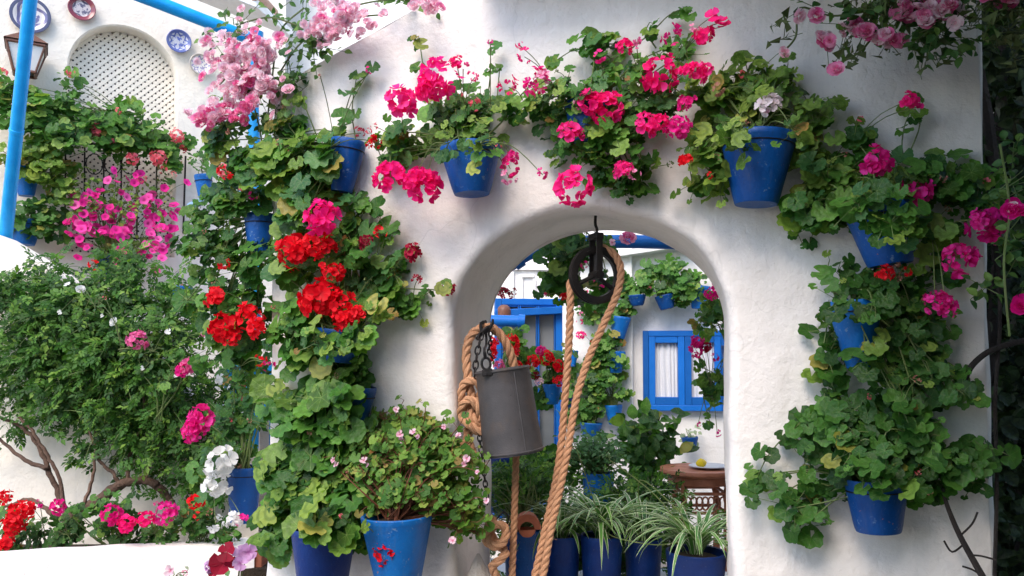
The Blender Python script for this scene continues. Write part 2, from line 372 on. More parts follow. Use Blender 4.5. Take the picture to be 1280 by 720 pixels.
# ---- templates: (verts Nx3, faces, uv Nx2) in unit size, +Z = upper face, +Y = away from stalk
def geranium_leaf(seed, lobes=7, depth=0.20):
    r = random.Random(seed); n = lobes * 3 + 1; vs = [(0, 0, 0)]; uv = [(0.5, 0.5)]
    span = R(322); mids = []
    for i in range(lobes + 1):
        a = -span / 2 + span * i / lobes; rr = 0.52
        vs.append((math.sin(a) * rr, math.cos(a) * rr, 0.10 + r.uniform(-.03, .03))); mids.append(len(vs) - 1)
    outs = []
    for i in range(n):
        a = -span / 2 + span * i / (n - 1); k = i % 3
        rr = (1 - depth if k == 0 else 1.0) * (0.93 + 0.10 * math.cos(a * 0.5)) * r.uniform(0.95, 1.04)
        z = (0.22 if k == 0 else 0.10) + r.uniform(-0.09, 0.08) + 0.06 * math.sin(a * 2 + seed)
        vs.append((math.sin(a) * rr, math.cos(a) * rr, z)); outs.append(len(vs) - 1)
    fs = []
    for i in range(lobes):
        fs.append((0, mids[i + 1], mids[i]))
        for j in range(3): fs.append((mids[i] if j < 1 else mids[i + 1] if j > 1 else mids[i], outs[i * 3 + j + 1], outs[i * 3 + j]))
        fs.append((mids[i], mids[i + 1], outs[i * 3 + 2]))
    fs = [f for f in fs]
    # flip so that normals point to +Z, keep uv radial
    uv = [(0.5 + x * 0.5, 0.5 + y * 0.5) for x, y, z in vs]
    return np.array(vs), fs, np.array(uv)
def blade(wd=0.34, fold=0.12, curl=0.15):
    """pointed oval leaf, base at origin, length 1"""
    vs = []; prof = [(0, 0), (0.25, 0.8), (0.5, 1.0), (0.78, 0.62), (1, 0)]
    for t, ww in prof:
        for s_ in (-1, 0, 1): vs.append((s_ * ww * wd, t, abs(s_) * ww * fold - curl * t * t))
    fs = []
    for i in range(4):
        for j in range(2): fs.append((i * 3 + j, i * 3 + j + 1, (i + 1) * 3 + j + 1, (i + 1) * 3 + j))
    v = np.array(vs); return v, fs, np.stack([0.5 + v[:, 0] * 0.5, v[:, 1]], 1)
def leaflet(wd=0.3):
    v = np.array([(0, 0, 0), (-wd, 0.45, 0.08), (0, 0.5, 0), (wd, 0.45, 0.08), (0, 1, -0.1)], float)
    return v, [(0, 2, 1), (0, 3, 2), (1, 2, 4), (2, 3, 4)], np.stack([0.5 + v[:, 0] * 0.5, v[:, 1]], 1)
def merge(parts):
    """parts: list of (template, 3x3, loc, var)"""
    V = []; Fs = []; U = []; A = []; b = 0
    for (v, f, u), m, l, var in parts:
        V.append(v @ np.array(m).T + np.array(l)); Fs += [tuple(i + b for i in q) for q in f]; U.append(u); A += [var] * len(v); b += len(v)
    return np.concatenate(V), Fs, np.concatenate(U), np.array(A)
def rot_to(nrm, yd, s=1.0, roll=0.0):
    z = Vector(nrm).normalized(); y = Vector(yd); y = y - z * y.dot(z)
    if y.length < 1e-4: y = z.orthogonal()
    y.normalize(); x = y.cross(z)
    return np.array([[x[i] * s, y[i] * s, z[i] * s] for i in range(3)])
def pinnate(seed, n=7):
    r = random.Random(seed); lf = leaflet(0.26); ps = []
    for i in range((n - 1) // 2):
        t = 0.25 + 0.5 * i / ((n - 1) // 2)
        for s_ in (-1, 1):
            ps.append((lf, rot_to((r.uniform(-.3, .3), r.uniform(-.2, .2), 1), (s_ * 1.0, 0.75, r.uniform(-.2, .1)), 0.36), (0, t, -0.1 * t * t), r.uniform(0, 0.25)))
    ps.append((lf, rot_to((0, 0, 1), (r.uniform(-.1, .1), 1, -.2), 0.5), (0, 0.7, -0.05), 0.1))
    return merge(ps)
def petal_t(wd=0.55, cup=0.25):
    v = np.array([(0, 0, 0), (-wd * .6, 0.5, cup * .4), (0, 0.55, 0), (wd * .6, 0.5, cup * .4), (-wd * .75, 0.85, cup), (0, 1.0, cup * .5), (wd * .75, 0.85, cup)], float)
    f = [(0, 2, 1), (0, 3, 2), (1, 2, 5, 4), (2, 3, 6, 5)]
    return v, f, np.stack([0.5 + v[:, 0] * 0.5, v[:, 1]], 1)
def floret_parts(c, nrm, size, r, npet=5, open_=0.5):
    z = Vector(nrm).normalized(); x = z.orthogonal().normalized(); y = z.cross(x); out = []; pt = petal_t(0.62, r.uniform(0.1, 0.35)); a0 = r.uniform(0, 6.28)
    for k in range(npet):
        a = a0 + 6.283 * k / npet + r.uniform(-.2, .2); d = x * math.cos(a) + y * math.sin(a)
        yd = d + z * (open_ + r.uniform(-.25, .25)); nn = z - d * (open_ * 0.6) + Vector((r.uniform(-.3, .3), r.uniform(-.3, .3), r.uniform(-.3, .3)))
        out.append((pt, rot_to(nn, yd, size * r.uniform(.85, 1.1)), tuple(c), r.uniform(0, 0.45)))
    return out
def head_mesh(seed, n=22, full=1.0, fs=0.42, flat=0.8):
    """umbel of ruffled florets, radius about 1, facing +Z"""
    r = random.Random(seed); ps = []
    for i in range(n):
        zz = 1 - (i + 0.5) / n * (1.55 * full); a = i * 2.39996 + r.uniform(-.3, .3); rr = math.sqrt(max(0, 1 - zz * zz))
        d = Vector((rr * math.cos(a), rr * math.sin(a), zz * flat)) * r.uniform(0.62, 0.82)
        if r.random() < .08: continue
        d = d * r.uniform(.8, 1.18)
        ps += floret_parts(d, d + Vector((0, 0, .15)), fs * r.uniform(.65, 1.15), r, r.choice((4, 5, 6)), r.uniform(.1, .7))
    return merge(ps)
def sparse_head(seed, n=7):
    r = random.Random(seed); ps = []
    for i in range(n):
        d = Vector((r.gauss(0, 1), r.gauss(0, 1), r.gauss(0.3, .8))).normalized() * r.uniform(.4, .8)
        ps += floret_parts(d, d, 0.45 * r.uniform(.7, 1.1), r, 4, 0.5)
    return merge(ps)
def rose_mesh(seed):
    r = random.Random(seed); ps = []; 
    for ring, (n, el, sz, rad) in enumerate([(7, 0.15, 0.78, 0.30), (7, 0.6, 0.66, 0.22), (6, 1.3, 0.5, 0.14), (5, 2.6, 0.4, 0.06)]):
        pt = petal_t(0.75, 0.35)
        for k in range(n):
            a = 6.283 * k / n + ring * 0.5 + r.uniform(-.15, .15); d = Vector((math.cos(a), math.sin(a), 0)); z = Vector((0, 0, 1))
            ps.append((pt, rot_to(z * 1 - d * el * 0.9, d + z * el, sz * r.uniform(.85, 1.1)), tuple(d * rad + z * (0.08 * ring - .1)), r.uniform(0, .5)))
    return merge(ps)
def funnel(seed):
    """open five-lobed trumpet, radius 1, facing +Z"""
    r = random.Random(seed); vs = [(0, 0, -0.35)]; n = 10
    for i in range(n):
        a = 6.283 * i / n; rr = 1.0 if i % 2 == 0 else 0.84
        vs.append((math.cos(a) * .45, math.sin(a) * .45, -0.02)); 
    for i in range(n):
        a = 6.283 * i / n; rr = r.uniform(.92, 1.05) if i % 2 == 0 else 0.85
        vs.append((math.cos(a) * rr, math.sin(a) * rr, 0.08 + r.uniform(-.06, .06)))
    fs = [(0, 1 + i, 1 + (i + 1) % n) for i in range(n)] + [(1 + i, 1 + n + i, 1 + n + (i + 1) % n, 1 + (i + 1) % n) for i in range(n)]
    v = np.array(vs); rad = np.sqrt(v[:, 0] ** 2 + v[:, 1] ** 2)
    return v, fs, np.stack([rad * 0 + .5, rad * 0.95], 1), np.zeros(len(v))

def np_mesh(name, V, Fs, U, A, mat, smooth=True):
    me = bpy.data.meshes.new(name)
    nv = len(V); me.vertices.add(nv); me.vertices.foreach_set('co', np.asarray(V, np.float32).ravel())
    ls = np.array([len(f) for f in Fs], np.int32); li = np.concatenate([np.asarray(f) for f in Fs]).astype(np.int32) if not isinstance(Fs, np.ndarray) else Fs.ravel().astype(np.int32)
    me.loops.add(len(li)); me.loops.foreach_set('vertex_index', li)
    me.polygons.add(len(ls)); st = np.concatenate([[0], np.cumsum(ls)[:-1]]).astype(np.int32)
    me.polygons.foreach_set('loop_start', st); me.polygons.foreach_set('loop_total', ls)
    me.update(calc_edges=True)
    uvl = me.uv_layers.new(name='UVMap'); uvl.data.foreach_set('uv', np.asarray(U, np.float32)[li].ravel())
    at_ = me.attributes.new('var', 'FLOAT', 'POINT'); at_.data.foreach_set('value', np.asarray(A, np.float32))
    me.materials.append(mat)
    if smooth: me.shade_smooth()
    me.validate(); return me
def scatter_mesh(name, templates, mats3, locs, mat, smooth=True):
    """one mesh of many copies; templates: list of (v,f,u[,a])"""
    V = []; Fs = []; U = []; A = []; b = 0
    locs = np.array(locs); mats3 = np.array(mats3); idx = rng.integers(0, len(templates), len(locs))
    for ti, T in enumerate(templates):
        v, f, u = T[:3]; a = T[3] if len(T) > 3 else np.zeros(len(v)); sel = np.where(idx == ti)[0]
        if not len(sel): continue
        pts = np.einsum('nij,kj->nki', mats3[sel], v) + locs[sel][:, None, :]
        V.append(pts.reshape(-1, 3)); n = len(v)
        for q in range(len(sel)):
            Fs += [tuple(i + b for i in fc) for fc in f]; b += n
        U.append(np.tile(u, (len(sel), 1))); A.append((a[None, :] + rng.random((len(sel), 1))).ravel())
    return np_mesh(name, np.concatenate(V), Fs, np.concatenate(U), np.concatenate(A), mat, smooth)

_cache = {}
TEMPL = {
    'ger': [geranium_leaf(i, 7, 0.09 + 0.025 * (i % 3)) for i in range(6)],
    'ivy': [geranium_leaf(20 + i, 5, 0.17) for i in range(5)],
    'blade': [blade(0.30 + 0.03 * i) for i in range(3)],
    'round': [geranium_leaf(40 + i, 5, 0.1) for i in range(2)],
    'pin': [pinnate(i) for i in range(6)],
    'lf': [leaflet(0.28), leaflet(0.36)],
    'head': [head_mesh(i) for i in range(5)],
    'dome': [head_mesh(10 + i, 16, 0.75, 0.45, 0.7) for i in range(3)],
    'sparse': [sparse_head(i, 5 + i) for i in range(4)],
    'rose': [rose_mesh(i) for i in range(4)],
    'funnel': [funnel(i) for i in range(3)],
    'single': [merge(floret_parts((0, 0, 0), (0, 0, 1), 1.0, random.Random(i), 5, 0.15)) for i in range(3)],
}
def tmesh(kind, mat):
    """random variant of a template as shared mesh data"""
    i = random.randrange(len(TEMPL[kind])); key = (kind, i, mat)
    if key not in _cache:
        T = TEMPL[kind][i]; a = T[3] if len(T) > 3 else np.zeros(len(T[0]))
        _cache[key] = np_mesh(kind, T[0], T[1], T[2], a, M[mat])
    return _cache[key]
def inst(name, kind, mat, root, org, p, m3):
    o = bpy.data.objects.new(name, tmesh(kind, mat))
    mx = Matrix([list(m3[i]) + [p[i] - org[i]] for i in range(3)] + [[0, 0, 0, 1]])
    o.parent = root; o.matrix_basis = mx; COL.objects.link(o); return o
def rv(s=1.0): return Vector((random.gauss(0, s), random.gauss(0, s), random.gauss(0, s)))

# ------------------------------------------------------------------ pots
def pot_mesh(T, B, rt, rb, wob=0.01):
    ax = Vector(T) - Vector(B); H = ax.length
    mb = MB(); lip = min(0.02, H * .12)
    prof = [(0.001, 0), (rb * .96, 0), (rb, 0.006)] + [(rb + (rt * .99 - rb) * t, H * (0.0 + .0) + (H - lip) * t) for t in (.15, .3, .45, .6, .75, .9, 1.0)] + \
           [(rt, H - lip + .003), (rt, H - .004), (rt * .97, H), (rt * .90, H - .003), (rt * .86, H - .03), (rt * .82, H - .045)]
    mb.lathe(prof, B, ax, 32, wob); return mb
def soil_mesh(T, B, rt):
    ax = (Vector(T) - Vector(B)).normalized(); mb = MB()
    mb.lathe([(rt * .87, -.03), (rt * .6, -.018), (rt * .3, -.014), (0.001, -.012)], T, ax, 16, 0.1); return mb
def make_pot(root, T, B, rt, rb, mat, hoop=True, wallside=None):
    p = pot_mesh(T, B, rt, rb).build('pot', M[mat], root)
    soil_mesh(T, B, rt).build('soil', M['soil'], p)
    if hoop:
        ax = (Vector(T) - Vector(B)).normalized(); c = Vector(T) - ax * 0.035; a = ax.orthogonal().normalized(); b = ax.cross(a)
        r = rt * .965; mb = MB(); mb.tube([c + (a * math.cos(t) + b * math.sin(t)) * r for t in [6.2832 * k / 24 for k in range(25)]], 0.0022, 5)
        if wallside is not None:
            mb.tube([c + wallside * r * .98, c + wallside * (r + .03)], 0.003, 5)
        mb.build('hanging_hoop', M['iron'], root)
    return p

# ------------------------------------------------------------------ plants
HEADN = dict(head='flower_head', dome='flower_head', sparse='flower_head', rose='rose_bloom', funnel='flower', single='flower')
def plant(name, label, cat, pl, blobs=(), flowers=(), pot=None, potmat='potblue', hoop=True, leaf='ger', mats=('leafA', 'leafA', 'leafB'), size=0.038, lsc=.76,
          group=None, sprigs=(), up=0.55, stemmat='stem', stemr=0.0022, joined=False, per=7, spread=0.043, back=0.02, potoff=None, root_px=None, droop=0.25, petiole=True, jit=0.5, shrink=.82, thin=.54):
    """pot: (rim px, rim py, rim width px, base px, base py, base width px); blobs: (px, py, rx, ry, depth m, clumps)
       flowers: (px, py, radius px, mat, kind[, off]); sprigs: list of px polylines with a leaf at every node"""
    if pot:
        px, py, wt, bx, by, wb = pot
        Y0 = pl.P(px, py).y; rt = wt / 2 * Y0 / F * .96; o1 = potoff if potoff is not None else rt + 0.01
        T = pl.P(px, py, o1); rt = wt / 2 * T.y / F; rb = wb / 2 * T.y / F
        B = pl.P(bx, by, max(rb + .01, o1 - 0.0)); org = B.copy()
    else:
        q = root_px if root_px else (blobs[0][0], blobs[0][1] + blobs[0][3]); T = pl.P(q[0], q[1], back + .03); org = T.copy()
    root = thing(name, label, cat, org, group)
    if pot: make_pot(root, T, B, rt, rb, potmat, hoop, -pl.n)
    stems = MB(); LP = []; LM = []
    base = T - Vector((0, 0, .02))
    def put_leaf(p, tip, s, nb=None):
        nrm = (pl.n * 0.75 + Vector((0, 0, up)) + rv(jit * .8) * 0.8 + Vector((-.15, 0, 0)))
        d = (p - tip) * 6 + rv(.5) + Vector((0, 0, -droop * 2))
        LP.append(p); LM.append(rot_to(nrm, d, s))
    tips = []
    for (px, py, rx, ry, dep, nc, *mo) in blobs:
        if not joined: rx, ry, nc = rx * shrink, ry * shrink, max(1, round(nc * thin))
        for c in range(nc):
            while True:
                a, b = random.uniform(-1, 1), random.uniform(-1, 1)
                if a * a + b * b <= 1: break
            q = math.sqrt(max(0, 1 - a * a - b * b)); off = (mo[0] if mo else back) + dep * q * random.uniform(0.15, 1.0) ** .8
            tip = pl.P(px + a * rx, py + b * ry, off); tips.append(tip)
            mid = (base + tip) / 2 + Vector((0, 0, .03)) + rv(.02)
            stems.tube(bez([base + rv(.012), mid, tip], 4), [stemr * 1.6] * 4 + [stemr] * 5, 4, False)
            for k in range(max(2, int((per if joined else per * 1.35) * random.uniform(.7, 1.3)))):
                p = tip + rv(spread * 0.62)
                dd = (p - pl.o).dot(pl.n)
                if dd < back * .6: p = p + pl.n * (back * .6 - dd + random.uniform(0, .02))
                s = size * lsc * random.choice((.4, .6, .85, .95, 1.1, 1.4))
                if petiole: stems.tube([tip, (tip + p) / 2 + rv(.006) + Vector((0, 0, .006)), p], stemr * .55, 3, False)
                put_leaf(p, tip, s)
    for sp in sprigs:
        pts = [pl.P(x, y, (o[0] if o else back + .04)) for x, y, *o in sp]
        sm = bez(pts, 4); stems.tube(sm, [stemr * (1.2 - .6 * i / len(sm)) for i in range(len(sm))], 4, False)
        for p in pts[1:]:
            for k in range(random.choice((1, 2, 2))):
                q = p + rv(.014); stems.tube([p, q], stemr * .5, 3, False); put_leaf(q, p, size * random.uniform(.45, .95))
    for fl in flowers:
        px, py, rp, fm, fk = fl[:5]; off = fl[5] if len(fl) > 5 else back + .12 + random.uniform(.03, .09)
        p = pl.P(px, py, off); s = rp * p.y / F
        if tips:
            bt = min(tips, key=lambda t: (t - p).length + abs(t.z - p.z) * .3 + (0.1 if t.z > p.z else 0))
            sag = Vector((0, 0, .02)) if bt.z < p.z else Vector((0, 0, .05))
            stems.tube(bez([bt, (bt + p) / 2 + sag, p - pl.n * s * .3], 4), stemr * .7, 4, False)
        nrm = pl.n * 1.0 + Vector((0, 0, .45)) + rv(.5 if fk == 'funnel' else .25)
        inst(HEADN[fk], fk, fm, root, org, p, rot_to(nrm, rv(1), s * (1.2 if fk in ('head', 'dome') else 1.15)))
    if tips and leaf in ('ger', 'ivy') and not joined and pot:
        for t0 in random.sample(tips, min(4, len(tips))):
            e = t0 + pl.n * random.uniform(.05, .1) + Vector((random.gauss(0, .04), 0, random.uniform(.03, .10)))
            stems.tube(bez([t0, (t0 + e) / 2 + Vector((0, 0, .015)), e], 4), stemr * .6, 4, False)
            inst('bud', 'sparse', random.choice(('bud', 'bud', 'stem', 'salmon')), root, org, e, rot_to(pl.n + rv(.4), rv(1), random.uniform(.008, .015)))
    if stems.v: stems.build('stem', M[stemmat], root)
    if LP:
        if joined:
            me = scatter_mesh('foliage', TEMPL[leaf], LM, [p - org for p in LP], M[mats[0]])
            o = bpy.data.objects.new('foliage', me); o.parent = root; COL.objects.link(o); o['kind'] = 'stuff'
        else:
            order = list(range(len(LP)))
            if len(LP) > 295:
                random.shuffle(order)
                rest = order[290:]; order = order[:290]
                me = scatter_mesh('foliage', TEMPL[leaf], [LM[i] for i in rest], [LP[i] - org for i in rest], M[mats[0]])
                o = bpy.data.objects.new('foliage', me); o.parent = root; COL.objects.link(o); o['kind'] = 'stuff'
            for i in order: inst('leaf', leaf, random.choice(mats), root, org, LP[i], LM[i])
    return root

exec_order = None
# ================================================================== THE SETTING
g = MB(); g.add([(-40, -40, 0), (40, -40, 0), (40, 60, 0), (-40, 60, 0)], [(0, 1, 2, 3)]); struct('ground', g, M['ground'])

def arch_wall():
    pl = WALL; sl, sr = pl.S(568), pl.S(912); cx, a = (sl + sr) / 2, (sr - sl) / 2
    Yc = 2.7; zs = 1.5 + (450 - 400) / F * Yc; bb = 142 / F * Yc; TH = 0.5; z0 = -0.05
    SL, SR, ZT = pl.S(334), pl.S(1241), 3.7
    inner = []; outer = []
    NJ, NA = 26, 64
    for i in range(NJ): inner.append((cx + a, z0 + (zs - z0) * i / NJ)); outer.append((SR, z0 + (zs - z0) * i / NJ))
    for i in range(NA + 1):
        t = math.pi * i / NA; ix, iz = cx + a * math.cos(t), zs + bb * math.sin(t); inner.append((ix, iz))
        dx, dz = math.cos(t), math.sin(t) * 1.0
        k = min([((SR if dx > 0 else SL) - cx) / dx if abs(dx) > 1e-6 else 1e9, (ZT - zs) / dz if dz > 1e-6 else 1e9]); outer.append((cx + dx * k, zs + dz * k))
    for i in range(1, NJ + 1): inner.append((cx - a, zs + (z0 - zs) * i / NJ)); outer.append((SL, zs + (z0 - zs) * i / NJ))
    # top left corner slopes away (ridge of the wall)
    A_, B_ = pl.P(330, 118), pl.P(575, -20); sa, za = (A_ - pl.o).dot(pl.e), A_.z; sb, zb = (B_ - pl.o).dot(pl.e), B_.z
    def clampz(s_, z_):
        lim = za + (zb - za) * (s_ - sa) / (sb - sa) if s_ < sb + .6 else 99
        return min(z_, max(lim, 0.1))
    rings = []
    # intrados from back to front, rounded arris, front face, outer arris, side, back face
    for u in np.linspace(0, 1, 12): rings.append(('in', u))
    for u in (0.2, .4, .6, .8, 1.0): rings.append(('arris', u))
    for u in np.linspace(0, 1, 46)[1:-1] ** 1.15: rings.append(('front', u))
    for u in (0., .25, .5, .75, 1.0): rings.append(('edge', u))
    for u in (.3, .6, 1.0): rings.append(('side', u))
    rings.append(('backf', 1.0))
    ra = 0.035; V = []; n = len(inner)
    for kind, u in rings:
        for (ix, iz), (ox, oz) in zip(inner, outer):
            dx, dz = ox - ix, oz - iz; L = math.hypot(dx, dz); dx, dz = dx / L, dz / L
            if iz < zs - 1e-6: nx, nz = (1, 0) if ix > cx else (-1, 0)
            else:
                nx, nz = (ix - cx) / a ** 2, (iz - zs) / bb ** 2; q = math.hypot(nx, nz) or 1; nx, nz = nx / q, nz / q
            if kind == 'in': s_, z_, o_ = ix, iz, -TH + (TH - ra) * u
            elif kind == 'arris':
                t = u * math.pi / 2; s_, z_, o_ = ix + nx * ra * (1 - math.cos(t)), iz + nz * ra * (1 - math.cos(t)), -ra + ra * math.sin(t)
            elif kind == 'front':
                fx, fz = ix + nx * ra, iz + nz * ra; s_, z_, o_ = fx + (ox - fx) * u, fz + (oz - fz) * u, 0
            elif kind == 'edge':
                t = u * math.pi / 2; s_, z_, o_ = ox, oz, -0.04 * u
                s_ = ox - (math.copysign(0.04, ox - cx) * (1 - math.sin(t)) if abs(ox - cx) > .9 and oz < ZT - .01 else 0); o_ = -0.04 * (1 - math.cos(t))
            elif kind == 'side': s_, z_, o_ = ox, oz, -0.04 - (TH - .04) * u
            else: s_, z_, o_ = ix, iz, -TH
            z0_ = z_; z_ = clampz(s_, z_)
            P = Vector((s_ * 1.3, z_ * 1.3, 3.1)); d = 0.016 * noise.noise(P) + 0.009 * noise.noise(P * 3.2) + 0.005 * noise.noise(P * 8)
            if kind in ('in', 'arris'):
                P = Vector((ix * 2.2, iz * 2.2, o_ * 2.2)); e = 0.014 * noise.noise(P * 1.4) + 0.006 * noise.noise(P * 4); s_ += nx * e; z_ += nz * e
            if kind in ('front', 'edge', 'arris'): o_ += d
            if kind in ('edge', 'side'): s_ += 0.02 * noise.noise(Vector((5, z_ * 2.5, o_ * 3))) * (1 if abs(ox - cx) > .9 else 0)
            V.append(pl.W(s_, z_, o_))
    nr = len(rings); Fs = []
    for r_ in range(nr - 1):
        for i in range(n - 1): Fs.append((r_ * n + i, r_ * n + i + 1, (r_ + 1) * n + i + 1, (r_ + 1) * n + i))
    mb = MB(); mb.add(V, Fs); o = mb.build('arch_wall', M['lime'], None)
    o['kind'] = 'thing'; o['label'] = 'thick whitewashed wall with the rounded arch opening, hung with geranium pots'; o['category'] = 'wall'
    return o
aw = arch_wall()

_u0, _u1 = WALL.S(600), WALL.S(1241)
MB().box(WALL.W((_u0 + _u1) / 2, 2.88, .11), WALL.e * (_u1 - _u0) / 2, WALL.n * .16, Vector((0, 0, .03))).build('shade_overhang', M['lime2'], aw, bevel=.01)  # unseen overhang, added to shade the top strip of the wall
# left patio side wall (upper storey with lattice window)
SIDE = Plane(140, 5.5, -30)
BACK = Plane(850, 6.0, 8)
def slab(pl, s0, s1, z0, z1, th, nu, nz, amp, hole=None):
    """front-facing rough wall sheet with thickness; hole(s,z) true removes the cell"""
    mb = MB(); V = []
    for j in range(nz + 1):
        for i in range(nu + 1):
            s_, z_ = s0 + (s1 - s0) * i / nu, z0 + (z1 - z0) * j / nz
            V.append(pl.W(s_, z_, amp * noise.noise(Vector((s_ * 1.5, z_ * 1.5, 9))) + amp * .4 * noise.noise(Vector((s_ * 5, z_ * 5, 9)))))
    Fs = []
    for j in range(nz):
        for i in range(nu):
            if hole and hole(s0 + (s1 - s0) * (i + .5) / nu, z0 + (z1 - z0) * (j + .5) / nz): continue
            a = j * (nu + 1) + i; Fs.append((a, a + 1, a + nu + 2, a + nu + 1))
    mb.add(V, Fs)
    c = pl.W((s0 + s1) / 2, (z0 + z1) / 2, -th / 2 - .03)
    if not hole: mb.box(c, pl.e * (s1 - s0) / 2, pl.n * th / 2, Vector((0, 0, (z1 - z0) / 2)))
    return mb
# arched recess geometry on the side wall
wA, wB = SIDE.S(83, 200), SIDE.S(219, 200); wc = (wA + wB) / 2; wr = (wB - wA) / 2
zTop = SIDE.P(150, 32).z; zSpr = zTop - wr * 1.0; zSill = SIDE.P(150, 318).z
def arch_recess_wall():
    s0, s1, zt = SIDE.S(-260), SIDE.S(352), 4.9
    mb = MB(); dep = 0.22
    # outline of opening
    op = [(wB, zSill)] + [(wc + wr * math.cos(math.pi * i / 24), zSpr + wr * math.sin(math.pi * i / 24)) for i in range(25)] + [(wA, zSill)]
    out = [(s1, zSill)] 
    for i in range(25):
        t = math.pi * i / 24; dx, dz = math.cos(t), math.sin(t)
        k = min(((s1 if dx > 0 else s0) - wc) / dx if abs(dx) > 1e-6 else 1e9, (zt - zSpr) / dz if dz > 1e-6 else 1e9); out.append((wc + dx * k, zSpr + dz * k))
    out.append((s0, zSill)); n = len(op)
    rings = [(op, -dep), (op, -0.012), ([(x + (x - wc) * .03, z + (z - zSpr) * .03 * (z > zSpr)) for x, z in op], 0)]
    for u in (.1, .25, .45, .7, 1.0): rings.append(([(a[0] + (b[0] - a[0]) * u, a[1] + (b[1] - a[1]) * u) for a, b in zip(rings[2][0], out)], 0))
    V = []
    for pts, o_ in rings:
        for x, z in pts: V.append(SIDE.W(x, z, o_ + (0.01 * noise.noise(Vector((x * 2, z * 2, 1))) if o_ == 0 else 0)))
    Fs = [(r_ * n + i, r_ * n + i + 1, (r_ + 1) * n + i + 1, (r_ + 1) * n + i) for r_ in range(len(rings) - 1) for i in range(n - 1)]
    mb.add(V, Fs)
    # below the sill
    V = []; nu = 20
    for z, o_ in ((0, 0), (zSill * .5, 0), (zSill, 0), (zSill, -dep)):
        for i in range(nu + 1): V.append(SIDE.W(s0 + (s1 - s0) * i / nu, z, o_))
    mb.add(V, [(r_ * (nu + 1) + i, r_ * (nu + 1) + i + 1, (r_ + 1) * (nu + 1) + i + 1, (r_ + 1) * (nu + 1) + i) for r_ in range(3) for i in range(nu)])
    # thickness: corners tops and back
    mb.box(SIDE.W((s0 + s1) / 2, zt / 2, -dep - .18), SIDE.e * (s1 - s0) / 2, SIDE.n * .15, Vector((0, 0, zt / 2)))
    mb.box(SIDE.W((s0 + s1) / 2, zt + .06, -.08), SIDE.e * (s1 - s0) / 2, SIDE.n * .26, Vector((0, 0, .06)))
    o = mb.build('house_wall', M['cream'], None)
    o['category'] = 'wall'; o['label'] = 'cream upper house wall at left with plates and an arched lattice window'; o['kind'] = 'thing'
    return o
arch_recess_wall()

bs0, bs1 = BACK.S(250), BACK.S(1500)
wx0, wx1, wz0, wz1 = BACK.S(806, 460), BACK.S(910, 460), BACK.P(850, 512).z, BACK.P(850, 412).z
bw = slab(BACK, bs0, bs1, 0, 5.2, .2, 60, 60, .012)
bo = bw.build('back_wall', M['lime2'], None); bo['category'] = 'wall'; bo['kind'] = 'thing'
bo['label'] = 'sunlit white patio wall seen through the arch, behind the blue window'
MB().box(BACK.W((bs0 + BACK.S(791)) / 2, 1.2, .03), BACK.e * (BACK.S(791) - bs0) / 2, BACK.n * .03, Vector((0, 0, 1.25))).build('pier', M['lime2'], bo, bevel=.01)
c0, c1 = BACK.P(700, 330, .06), BACK.P(870, 305, .06)
MB().box((c0 + c1) / 2, (c1 - c0) / 2, BACK.n * .07, Vector((0, 0, .018))).build('cornice', M['lime2'], bo, bevel=.006)
# raised panel mouldings high on the back wall, left in the arch
mld = MB()
def frame_rect(mb, pl, x0, y0, x1, y1, wd, off, th):
    a, b, c, d = pl.P(x0, y0, off), pl.P(x1, y0, off), pl.P(x1, y1, off), pl.P(x0, y1, off)
    for p, q in ((a, b), (c, d)): mb.box((p + q) / 2, (q - p) / 2, Vector((0, 0, wd / 2)), pl.n * th / 2)
    for p, q in ((b, c), (d, a)):
        v = (q - p) / 2; mb.box((p + q) / 2, v * (1 - wd / v.length), pl.e * wd / 2, pl.n * (th / 2 - .002))
frame_rect(mld, BACK, 640, 335, 700, 380, .03, .075, .03); frame_rect(mld, BACK, 652, 345, 668, 380, .02, .072, .02)
mld.build('moulding', M['lime2'], bo)

# unseen walls round the camera; right one set close and dark to cut skylight
c = MB(); c.box((1.95, -.9, 1.55), (.1, 0, 0), (0, 3.15, 0), (0, 0, 1.55))
o = c.build('courtyard_shade_wall', M['shadewall'], None); o['category'] = 'wall'; o['kind'] = 'thing'; o['label'] = 'unseen dark green courtyard wall, set close on the right to cut skylight'
c = MB(); c.box((0.4, -4.2, 2.3), (5, 0, 0), (0, .1, 0), (0, 0, 2.3))
o = c.build('rear_house_wall', M['cream'], None); o['category'] = 'wall'; o['kind'] = 'thing'; o['label'] = 'cream house wall behind the viewer, outside the view'

# ================================================================== LEFT PATIO
# stair parapet with sloping top
PAR = Plane(140, 4.1, 0)
pts = [(-260, 205), (0, 296), (50, 326), (110, 368), (145, 402), (200, 452), (245, 500), (325, 520)]
mb = MB(); V = []
for px, py in pts:
    p = PAR.P(px, py); 
    for off in (0, -.16): V += [Vector((p.x, p.y - off * -1 if False else p.y - off, p.z)), Vector((p.x, p.y - off, 0))]
Fs = []
for i in range(len(pts) - 1):
    a, b = i * 4, (i + 1) * 4
    Fs += [(a, a + 1, b + 1, b), (a, b, b + 2, a + 2), (a + 2, b + 2, b + 3, a + 3)]
mb.add(V, Fs); o = mb.build('stair_parapet', M['cream'], None, smooth=False, bevel=.02); o['kind'] = 'thing'; o['category'] = 'wall'
o['label'] = 'whitewashed stair parapet with sloping top behind the jasmine'
